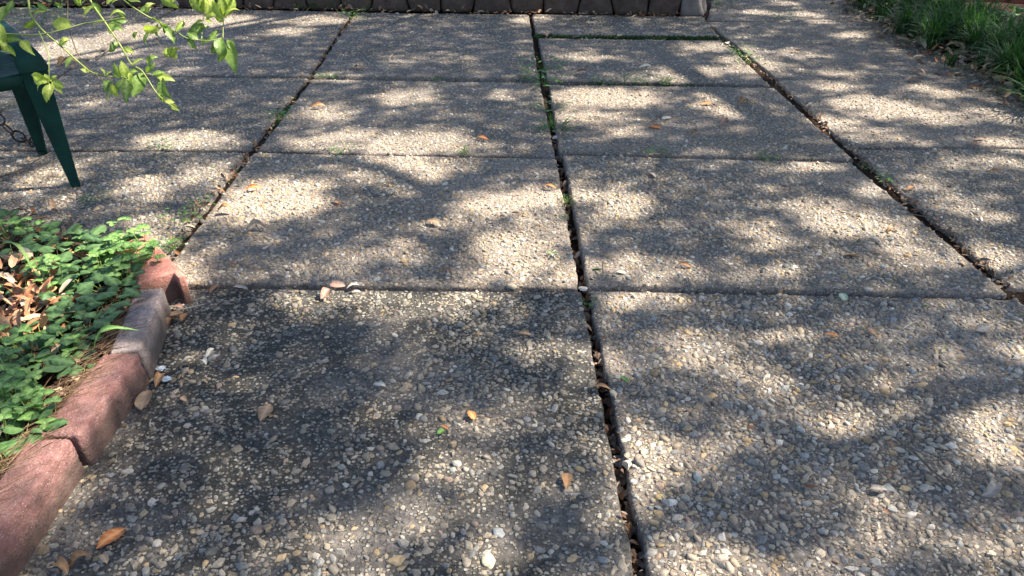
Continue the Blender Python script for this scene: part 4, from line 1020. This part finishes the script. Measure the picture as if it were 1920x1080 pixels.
# ------------------------------------------------------------------ fallen leaves, one by one
DM = {}
def dry(shape, colr):
    if (shape, colr) not in DM: DM[(shape, colr)] = with_mat(LT[shape], DRY[colr])
    return DM[(shape, colr)]
FL = [  # px, py, length m, screen angle deg, tilt, shape, colour, label
 (497,772,.072,60,.1,4,'tan','flat tan leaf with rounded tip lying alone on the dark near slab'),
 (482,434,.075,10,.5,3,'grey','large arched grey leaf in the shade near the flower bed'),
 (613,551,.055,35,.02,3,'pink','pinkish curled leaf just below the joint of the near left slab'),
 (838,511,.060,8,.15,2,'brown','narrow brown leaf above the near joint of the left centre slab'),
 (272,750,.085,70,.15,0,'tan','large pale leaf leaning at the foot of the red block'),
 (293,714,.065,80,.7,2,'brown','curled brown leaf standing against the grey pink block'),
 (207,1008,.070,35,.15,4,'orange','orange brown leaf near the bottom left block'),
 (152,1053,.048,20,.6,3,'brown','curled brown leaf at the bottom edge, right one of the pair'),
 (118,1066,.050,-50,.6,3,'brown','curled brown leaf at the bottom edge, left one of the pair'),
 (195,1048,.035,-60,.2,0,'tan','small tan leaf just right of the curled pair at the bottom'),
 (884,777,.044,-60,.25,4,'orange','small orange leaf beside the thin twig on the near left slab'),
 (833,802,.030,-30,.3,0,'orange','tiny orange leaf fragment left of the thin twig'),
 (827,808,.028,30,.2,0,'green','tiny green leaf fragment touching the orange scrap'),
 (1063,901,.055,82,.1,1,'brown','reddish brown oval leaf standing upright in view on the near left slab'),
 (1128,728,.058,-8,.12,2,'brown','brown leaf bridging the open central joint'),
 (1635,620,.046,-50,.2,4,'tan','golden tan leaf on the near right slab'),
 (1857,921,.060,25,.5,3,'grey','folded grey leaf near the right edge of the photo'),
 (1843,616,.060,15,.2,0,'grey','flat greyish leaf at the right, below the joint crossing'),
 (1223,328,.055,-40,.15,0,'grey','grey green leaf near the upper left corner of the right centre slab'),
 (1030,351,.055,-8,.15,2,'orange','orange brown leaf left of the central joint in the second row'),
 (630,379,.040,-20,.2,4,'orange','small orange leaf inside the branch shadow'),
 (476,353,.060,5,.2,2,'orange','orange streaked leaf in the sun near the left joint'),
 (422,396,.055,-5,.4,3,'brown','dark brown curled leaf by the left joint'),
 (597,200,.075,6,.25,2,'brown','brown leaf in the shade of the third row left slab'),
 (500,72,.05,8,.15,0,'orange','small orange leaf on the far left slab'),
 (672,128,.075,-10,.2,2,'brown','brown narrow leaf right of the left joint in the far row'),
 (905,260,.065,-10,.12,2,'orange','orange brown leaf near the lower right of the third row left slab'),
 (1324,196,.060,-5,.12,1,'orange','small orange leaf on the third row right slab, left one'),
 (1393,192,.065,10,.3,3,'brown','dark orange leaf on the third row right slab, right one'),
 (1357,228,.060,20,.4,3,'pink','pinkish bent leaf with a stalk on the third row right slab'),
 (1229,239,.060,-15,.2,0,'orange','dull orange leaf in the middle of the third row right slab'),
 (1297,248,.060,10,.15,1,'brown','brown leaf near the front of the third row right slab'),
 (1250,222,.055,10,.15,0,'pale','pale leaf in the middle of the third row right slab'),
 (1805,493,.030,-45,.4,4,'tan','small tan leaf near the right joint crossing'),
 (1708,354,.045,10,.2,1,'orange','small orange leaf right of the right joint'),
 (1170,712,.038,-40,.3,0,'green','small green leaf on the right of the central joint'),
 (1090,138,.090,5,.3,2,'brown','brown leaf in the far row right of the central joint'),
 (1210,127,.080,0,.3,1,'pale','pale bluish leaf on the far right slab'),
 (1080,70,.05,10,.3,0,'pale','white leaf on the moss strip, left one'),
 (1245,76,.05,20,.4,0,'pale','white leaf on the moss strip, right one'),
 (1027,64,.10,60,.5,4,'pink','round pinkish brown leaf standing at the left end of the moss strip'),
 (1364,80,.055,-50,.3,4,'pale','white leaf beside the right joint near the moss strip'),
 (985,626,.050,-8,.2,2,'tan','narrow tan leaf left of the central joint on the near slab'),
 (712,722,.040,-15,.2,1,'pale','small pale leaf in the shaded middle of the near left slab'),
 (662,538,.040,15,.3,2,'pale','pale rolled leaf lying in the joint of the near left slab'),
 (633,534,.05,-8,.02,0,'pink','pinkish leaf stuck in the joint of the near left slab'),
 (450,541,.055,-10,.2,0,'grey','grey leaf in the joint near the salmon block'),
 (405,542,.05,30,.3,1,'brown','brown leaf at the left end of the near joint'),
 (344,594,.045,60,.5,4,'orange','orange brown leaf in the small pile below the salmon block'),
 (331,590,.045,10,.4,0,'tan','tan leaf in the small pile below the salmon block'),
 (322,606,.045,30,.4,3,'brown','brown leaf at the bottom of the pile by the grey pink block'),
 (335,577,.045,-20,.4,1,'pink','pink leaf at the top of the pile below the salmon block'),
 (345,748,.030,-50,.3,0,'tan','small tan leaf right of the red block'),
 (342,718,.034,70,.3,1,'tan','small pale tan leaf right of the white scrap'),
 (1560,630,.045,-15,.3,1,'orange','brown leaf fragment at the upper middle of the near right slab'),
 (1600,480,.055,-5,.2,0,'tan','pale tan leaf on the right centre slab'),
 (1670,432,.035,5,.3,3,'brown','small dark brown leaf on the sunny part of the right centre slab'),
 (1865,323,.05,-5,.3,2,'brown','brown leaf on the right hand column of slabs'),
 (1838,262,.055,8,.2,0,'tan','thin tan leaf on the far right slab'),
 (1832,270,.05,8,.2,0,'orange','orange leaf on the far right slab near the long joint'),
 (735,362,.05,-5,.3,1,'pale','pale leaf lying within the branch shadow'),
 (812,418,.06,-20,.2,1,'tan','pinkish tan leaf in the left centre slab'),
 (130,118,.09,5,.4,2,'orange','orange leaf in the sun behind the chair'),
 (120,120,.08,12,.5,3,'brown','dark curled leaf behind the chair'),
 (365,50,.07,0,.2,1,'brown','brown leaf near the far left wall'),
 (1490,97,.07,0,.2,1,'brown','brown leaf on the far right column of slabs'),
 (1718,135,.10,-12,.2,1,'tan','tan leaf near the edge of the right bed'),
 (1712,150,.09,5,.2,0,'tan','grey tan leaf just below the faint right joint'),
 (1690,85,.11,-15,.4,4,'pink','reddish leaf at the rim of the right bed'),
 (1120,505,.03,0,.2,0,'green','tiny green leaf near the front of the right centre slab'),
 (1165,511,.030,-10,.2,0,'palegreen','tiny pale green leaf above the joint, right of centre'),
 (1580,556,.045,-60,.4,4,'palegreen','pale green leaf on the joint of the near right slab'),
 (1285,498,.045,-15,.2,2,'brown','brown leaf near the front edge of the right centre slab'),
 (1790,577,.04,0,.3,3,'pale','pale leaf below the joint at the right'),
 (1648,917,.04,-5,.2,0,'grey','grey leaf scrap right of the long stick'),
 (990,1,.1,0,.2,0,'brown','brown leaf lying against the foot of the stone wall'),
]
for (px, py, L_, an, tl_, shp, colr, lb) in FL:
    L_ *= 1.25 if py < 560 else 1.05
    z0 = .012 if 'joint' not in lb else .014
    p = Vector(A(px, py, z0)); q = Vector(A(px+20*math.cos(math.radians(an)), py-20*math.sin(math.radians(an)), z0)); d_ = (q-p).normalized()
    d_ = Vector((d_.x, d_.y, tl_*.12))
    o = mobj('fallen_leaf', dry(shp, colr), None)
    M3 = basis(d_, roll=R.uniform(-.35, .35)*(1+tl_)); place(o, p-d_.normalized()*L_*.5+Vector((0, 0, -.002+.004*tl_)), M3, (L_, L_, L_*(.6+tl_)))
    tag(o, lb, 'leaf', 'fallen leaves lying on the patio')
# two clusters of leaves
wc = tag(empty('leaf_sprig', A(382, 676, .012)), 'curled whitish leaf sprig on the dark slab beside the red blocks', 'leaf sprig')
for k, (dx, dy, an) in enumerate([(-.02, -.015, 200), (.012, .0, 20), (.0, .012, 60), (.004, -.005, 300)]):
    o = mobj('leaf', dry((3, 2, 1, 3)[k], 'pale'), None, wc); d_ = Vector((math.cos(math.radians(an)), math.sin(math.radians(an)), .35)); place(o, Vector((dx, dy, .0)), basis(d_, roll=.5), .042)
gs = tag(empty('leaf_sprig', A(1034, 476, .012)), 'small withered green sprig on the sunny slab left of the central joint', 'leaf sprig')
for k in range(7):
    an = k*.9; o = mobj('leaf', dry((0, 2, 1)[k % 3], 'palegreen' if k % 2 else 'green'), None, gs); d_ = Vector((math.cos(an), math.sin(an)*.6, R.uniform(.1, .4))); place(o, Vector((R.uniform(-.01, .01), R.uniform(-.006, .006), 0)), basis(d_, roll=R.uniform(-.6, .6)), R.uniform(.015, .026))
PAP, nt, b = mat('white_paper', (.62, .66, .70), .8); bump(nt, b, tex(nt, 'noise', 80, 3, vec=world_pos(nt)), .5, .004)
for px, py, lb in ((312, 710, 'crumpled white scrap at the foot of the grey pink block, nearer one'), (303, 690, 'small white scrap tucked against the grey pink block')):
    bm = bmesh.new(); bmesh.ops.create_icosphere(bm, subdivisions=2, radius=.011)
    for v in bm.verts: v.co = Vector((v.co.x*1.3, v.co.y*.8, v.co.z*.5))*(1+.7*noise.noise(v.co*160+Vector((px, 0, 0))))
    me = bpy.data.meshes.new('paper_scrap'); bm.to_mesh(me); bm.free(); o = mobj('paper_scrap', me, PAP); o.location = A(px, py, .012); tag(o, lb, 'paper scrap')

# larger loose pebbles
for px, py, r, colr, lb in [(745, 1052, .016, (.45, .33, .19), 'large tan pebble at the bottom edge of the near left slab'), (1238, 933, .013, (.48, .36, .17), 'yellow pebble beside the white one right of the joint'), (1260, 942, .012, (.62, .60, .55), 'white angular pebble right of the central joint'),
                            (916, 1053, .016, (.42, .38, .27), 'large olive pebble near the bottom centre'), (935, 1000, .014, (.3, .31, .31), 'grey angular pebble near the bottom centre'), (787, 781, .012, (.5, .45, .36), 'pale pebble standing proud on the dark slab'), (1093, 541, .014, (.48, .43, .38), 'round pale pebble stuck in the crossing of the joints'),
                            (1043, 258, .018, (.42, .40, .36), 'grey round pebble in the central joint below the grass tuft'), (1665, 915, .013, (.33, .32, .3), 'grey pebble right of the dark shadow on the near right slab')]:
    bm = bmesh.new(); bmesh.ops.create_icosphere(bm, subdivisions=3, radius=r)
    for v in bm.verts: v.co = Vector((v.co.x*1.15, v.co.y*.9, v.co.z*.42))*(1+.45*noise.noise(v.co*70+Vector((px, 0, 0))))
    me = bpy.data.meshes.new('pebble'); bm.to_mesh(me); bm.free(); me.polygons.foreach_set('use_smooth', [True]*len(me.polygons))
    ca_ = me.color_attributes.new('tint', 'FLOAT_COLOR', 'POINT'); ca_.data.foreach_set('color', np.tile(np.array([*colr, 1], np.float32), len(me.vertices)))
    o = mobj('pebble', me, PEB); o['grime'] = .0; o.location = A(px, py, .001); o.rotation_euler = (0, 0, px); tag(o, lb, 'pebble')

# twigs
TWG = [([(1688, 828), (1715, 850), (1745, 880), (1790, 916)], .0036, TWIGM, 'long dark stick lying on the near right slab'),
       ([(845, 757), (880, 764), (930, 776), (978, 787)], .0018, TWIGM, 'thin grey twig crossing the near left slab'),
       ([(1692, 618), (1708, 608), (1726, 601)], .0016, PALETWIG, 'short bleached twig on the near right slab'),
       ([(330, 582), (352, 578), (384, 571)], .0022, PALETWIG, 'pale straw twig below the salmon block'),
       ([(0, 332), (40, 318), (70, 300), (100, 285)], .0045, TWIGM, 'crooked twig on the ground between the chair legs'),
       ([(130, 225), (170, 222), (215, 219), (255, 207)], .0035, TWIGM, 'curved twig in the shade right of the chair'),
       ([(1213, 232), (1232, 222), (1245, 210)], .002, TWIGM, 'thin twig on the third row right slab'),
       ([(158, 905), (185, 880), (215, 865), (222, 845)], .0018, TWIGM, 'forked twig beside the joint of the bottom blocks'),
       ([(180, 112), (215, 85), (245, 72)], .004, TWIGM, 'straight twig lying in the sun behind the shrub leaves'),
       ([(168, 967), (190, 962), (203, 963)], .0014, TWIGM, 'tiny twig on the dark slab near the bottom block'),
       ([(1885, 890), (1905, 905), (1920, 915)], .0018, TWIGM, 'thin twig at the right edge near the folded leaf'),
       ([(1130, 490), (1131, 512)], .0014, TWIGM, 'upright thin twig right of the central joint'),
       ([(1590, 400), (1610, 412), (1622, 425)], .0014, TWIGM, 'thin dark twig in the sunny patch of the right centre slab'),
       ([(1700, 400), (1740, 408), (1780, 420), (1830, 424)], .0018, TWIGM, 'long thin twig right of the right joint'),
       ([(1798, 138), (1806, 128), (1810, 118)], .004, PALETWIG, 'pale bent twig at the end of the slab joint by the right bed')]
for pl, r0, m_, lb in TWG:
    P = smooth_path([Vector(A(x, y, .010+r0))+Vector((0, 0, R.uniform(0, .003))) for x, y in pl], 4); o0 = P[0].copy()
    tb = [tube([p-o0 for p in P], [r0*(1-.5*i/len(P)) for i in range(len(P))], 6)]
    if len(P) > 9:
        i_ = len(P)//2; d_ = (P[i_+1]-P[i_]); tb.append(tube([P[i_]-o0, P[i_]-o0+Vector((d_.x*1.2-d_.y, d_.y*1.2+d_.x, .004))], [r0*.6, r0*.3], 5))
    o = mobj('twig', pymesh('twig', *join_vf(tb)), m_); o.location = o0; tag(o, lb, 'twig')

# debris in the open joints
def joint_pts(pl, n, wpx=.012, z=-.032):
    out = []
    P = [Vector(A(*p)) for p in pl]
    for _ in range(n):
        i = R.randrange(len(P)-1); p = P[i].lerp(P[i+1], R.random()); out.append((p.x+R.gauss(0, wpx), p.y+R.gauss(0, .004), z+R.uniform(0, .016)))
    return out
JC = [(1204, 1078), (1176, 900), (1150, 780), (1112, 620), (1095, 540), (1062, 400), (1049, 290), (1040, 255)]
pts = joint_pts(JC, 460, .010, -.052)
tag(litter('leaf_litter', pts, [R.uniform(.026, .046) for _ in pts], [(.16, .09, .05), (.12, .06, .035), (.2, .14, .10), (.2, .17, .15), (.10, .06, .04), (.27, .2, .15)], tiltv=.4), 'brown curled leaves packed in the open central joint', 'leaf litter')
JR = [(1905, 556), (1830, 485), (1740, 405), (1650, 335), (1605, 285), (1530, 220), (1450, 150), (1360, 80), (1322, 38)]
pts = joint_pts(JR, 420, .008, -.014)
tag(litter('leaf_litter', pts, [R.uniform(.012, .035) for _ in pts], DEADPAL, tiltv=.6), 'crumbled leaves and soil in the long right joint', 'leaf litter')
JL = [(282, 535), (370, 400), (470, 286), (578, 150), (664, 34)]
pts = joint_pts(JL, 340, .008, -.014)
tag(litter('leaf_litter', pts, [R.uniform(.015, .038) for _ in pts], DEADPAL, tiltv=.6), 'small brown leaves in the long left joint', 'leaf litter')
# leaves blown to the foot of the stone wall and scattered crumbs on the patio
pts = []
for _ in range(260):
    x = R.uniform(-4.9, 1.6); pts.append((x, wy(x)-.03-abs(R.gauss(0, .05)), .006))
tag(litter('leaf_litter', pts, [R.uniform(.03, .07) for _ in pts], DEADPAL), 'dead leaves along the foot of the stone wall', 'leaf litter')
pts = []
for _ in range(520):
    y = 1.1+6.3*R.random()**1.0; x = R.uniform(-1, 1)*(.66*(y*CT+H*ST)+.2)
    if x < -1.05 and y < 2.9: continue
    pts.append((x, y, .009))
tag(litter('leaf_crumbs', pts, [R.uniform(.008, .024) for _ in pts], DEADPAL+[(.4, .36, .3), (.16, .2, .08)]), 'crumbs of dead leaf sprinkled over the patio slabs', 'leaf litter')

# ------------------------------------------------------------------ weeds and moss in the joints
def weed_mesh(n, s, seed, kind):
    rr = random.Random(seed); V = []; Fc = []
    for k in range(n):
        an = rr.uniform(0, 6.283); rd = s*math.sqrt(rr.random()); h_ = s*rr.uniform(.15, .7)
        c_ = Vector((math.cos(an)*rd, math.sin(an)*rd, h_)); L_ = s*(.34 if kind == 'leaf' else .9)*rr.uniform(.6, 1.2); wd = L_*(.5 if kind == 'leaf' else .06)
        a2 = an+rr.uniform(-1, 1); d_ = Vector((math.cos(a2), math.sin(a2), rr.uniform(-.2, .5) if kind == 'leaf' else rr.uniform(.4, 1.4))).normalized()
        if kind != 'leaf': c_ = Vector((c_.x*.25, c_.y*.25, 0))
        sd_ = d_.cross(Vector((0, 0, 1))).normalized(); o_ = len(V)
        V += [c_, c_+d_*L_*.45+sd_*wd/2, c_+d_*L_-Vector((0, 0, L_*.15)), c_+d_*L_*.45-sd_*wd/2, c_+d_*L_*.5+Vector((0, 0, -wd*.15))]
        Fc += [(o_, o_+1, o_+4), (o_+1, o_+2, o_+4), (o_+2, o_+3, o_+4), (o_+3, o_, o_+4)]
    o_ = len(V); V += [Vector((.14*math.cos(q), .14*math.sin(q), -.05)) for q in (0, 1.05, 2.1, 3.14, 4.2, 5.2)]; Fc.append(tuple(range(o_, o_+6)))
    for f_ in range(0, o_, 5):
        c_ = V[f_]; V[f_] = c_.copy(); k_ = len(V)
        if kind == 'leaf': V += [Vector((.004, 0, -.02)), Vector((-.004, .006, -.02))]; Fc.append((f_, k_, k_+1))
    return with_mat(pymesh('weed', V, Fc), LF_WEED)
WM = {('leaf', i): weed_mesh(34, 1., 100+i, 'leaf') for i in range(3)}; WM.update({('grass', i): weed_mesh(40, 1., 200+i, 'grass') for i in range(2)})
WD = [(1020,132,.085,'leaf','leafy weed in the central joint between the far slabs'),(1022,158,.075,'leaf','leafy weed at the crossing of the central and second far joint'),(1026,206,.060,'leaf','small light green weed in the central joint of the third row'),(1042,243,.085,'grass','bushy dark green grass tuft at the central joint'),
 (1012,240,.05,'leaf','faint leafy weed left of the grass tuft'),(522,213,.055,'leaf','green weed in the left joint of the third row'),(524,222,.05,'leaf','lower small weed in the left joint of the third row'),(375,384,.045,'leaf','weed at the left joint in the second row'),(345,412,.055,'leaf','leafy weed beside tan leaves in the left joint'),
 (325,462,.06,'grass','green blades at the left joint behind the salmon block'),(305,470,.045,'leaf','low weed between the block border and the left joint'),(640,284,.045,'leaf','small weed in the joint between second and third row, left'),(1060,374,.02,'leaf','light green sprout in the central joint, second row'),(1068,384,.022,'leaf','brighter sprout just right of the central joint'),(1057,408,.018,'leaf','small sprout lower in the central joint'),
 (668,30,.09,'leaf','weed at the wall end of the left joint'),(572,14,.07,'leaf','weed at the wall foot, leftmost'),(602,14,.08,'leaf','weed at the wall foot, second from left'),(635,14,.08,'leaf','weed at the wall foot, third from left'),(690,14,.07,'leaf','weed at the wall foot right of the left joint'),(600,144,.04,'grass','grass sprout in the far joint, left'),(625,144,.05,'grass','second grass sprout in the far joint, left'),
 (985,147,.05,'leaf','small weed on the far joint left of centre'),(1130,154,.06,'leaf','sprout on the far right joint, first from the centre'),(1190,152,.06,'leaf','sprout on the far right joint, second from the centre'),(1245,155,.07,'grass','grassy sprout on the far right joint, third from the centre'),(1384,100,.075,'leaf','moss green weed in the right joint of the far row'),(1404,116,.06,'leaf','bright weed in the right joint'),
 (1662,338,.045,'leaf','pale weed in the right joint of the second row'),(1625,316,.03,'leaf','small weed at the upper right joint'),(305,277,.05,'leaf','sunlit weed in the left joint line'),(1106,570,.022,'leaf','tiny green sprout in the central joint of the near row'),(182,374,.045,'leaf','thin weed on the shaded slab right of the chair'),(870,289,.05,'grass','mossy sprout in the joint left of the centre'),
 (1235,290,.05,'leaf','faint green sprout on the joint right of the centre'),(1178,8,.13,'grass','tuft hanging by the stone wall'),(1345,6,.12,'leaf','weed at the corner stone of the wall'),(1465,34,.08,'leaf','yellow green weed on the far path'),(25,200,.06,'leaf','weed behind the chair leg'),(1068,12,.08,'leaf','small weed at the middle of the wall foot'),
 (105,32,.09,'leaf','leafy weed near the far left wall foot'),(30,26,.14,'leaf','weed clump at the far left corner'),(60,52,.14,'leaf','second weed clump at the far left corner'),(1440,298,.045,'leaf','sprout at the raised joint right of centre'),(820,150,.04,'grass','tiny grass sprout in the far joint near the centre')]
for i, (px, py, s_, kd, lb) in enumerate(WD):
    o = mobj('weed', WM[(kd, i % (3 if kd == 'leaf' else 2))], None); g = A(px, py+2, 0); s_ *= 1.35 if i > 3 else 1.8; o.location = (g[0], g[1], .004); o.rotation_euler = (0, 0, i*.9); o.scale = (s_, s_, s_*.8)
    tag(o, lb, 'weed', 'weeds growing in the patio joints')
def moss(pl, n, wdt, label, z=-.006, s0=.008):
    P = [Vector(A(*p)) for p in pl]; T = []
    for _ in range(n):
        i = R.randrange(len(P)-1); p = P[i].lerp(P[i+1], R.random()); T.append((p.x+R.uniform(-.02, .02), p.y+R.gauss(0, wdt), z+R.uniform(-.006, .008)))
    n = len(T); M = rand_rot(n)*NR.uniform(.6, 1.6, (n, 1, 1))*s0
    TV = np.array([(0, 0, 0), (.4, .5, .1), (0, 1.2, 0), (-.4, .5, .1)])
    pal = np.array([(.03, .075, .018), (.045, .10, .022), (.025, .055, .015), (.06, .13, .03), (.05, .04, .02)]); cols = pal[NR.integers(0, 5, n)]
    v_, l_, s_, t_, c_ = instances(TV, [(0, 1, 2, 3)], M, np.array(T), cols)
    tag(mobj('moss', npmesh('moss', v_, l_, s_, t_, c_), MOSSM), label, 'moss', kind='stuff')
moss([(1006, 68), (1060, 70), (1130, 71)], 900, .012, 'strip of green moss in the far right joint, left half', s0=.017)
moss([(1130, 71), (1240, 72), (1335, 73)], 2600, .018, 'strip of thick green moss in the far right joint, right half', s0=.017)
moss([(1340, 70), (1362, 80), (1400, 112)], 500, .015, 'green moss in the right joint beside the far slabs', s0=.014)
moss([(560, 180), (525, 218), (505, 240)], 500, .02, 'dark moss in the left joint', -.018, s0=.012)
moss([(1105, 156), (1190, 157), (1300, 158)], 160, .008, 'thin moss along the far right joint', s0=.012)
moss([(455, 305), (425, 340)], 300, .015, 'moss in the left joint of the second row', -.02, s0=.01)
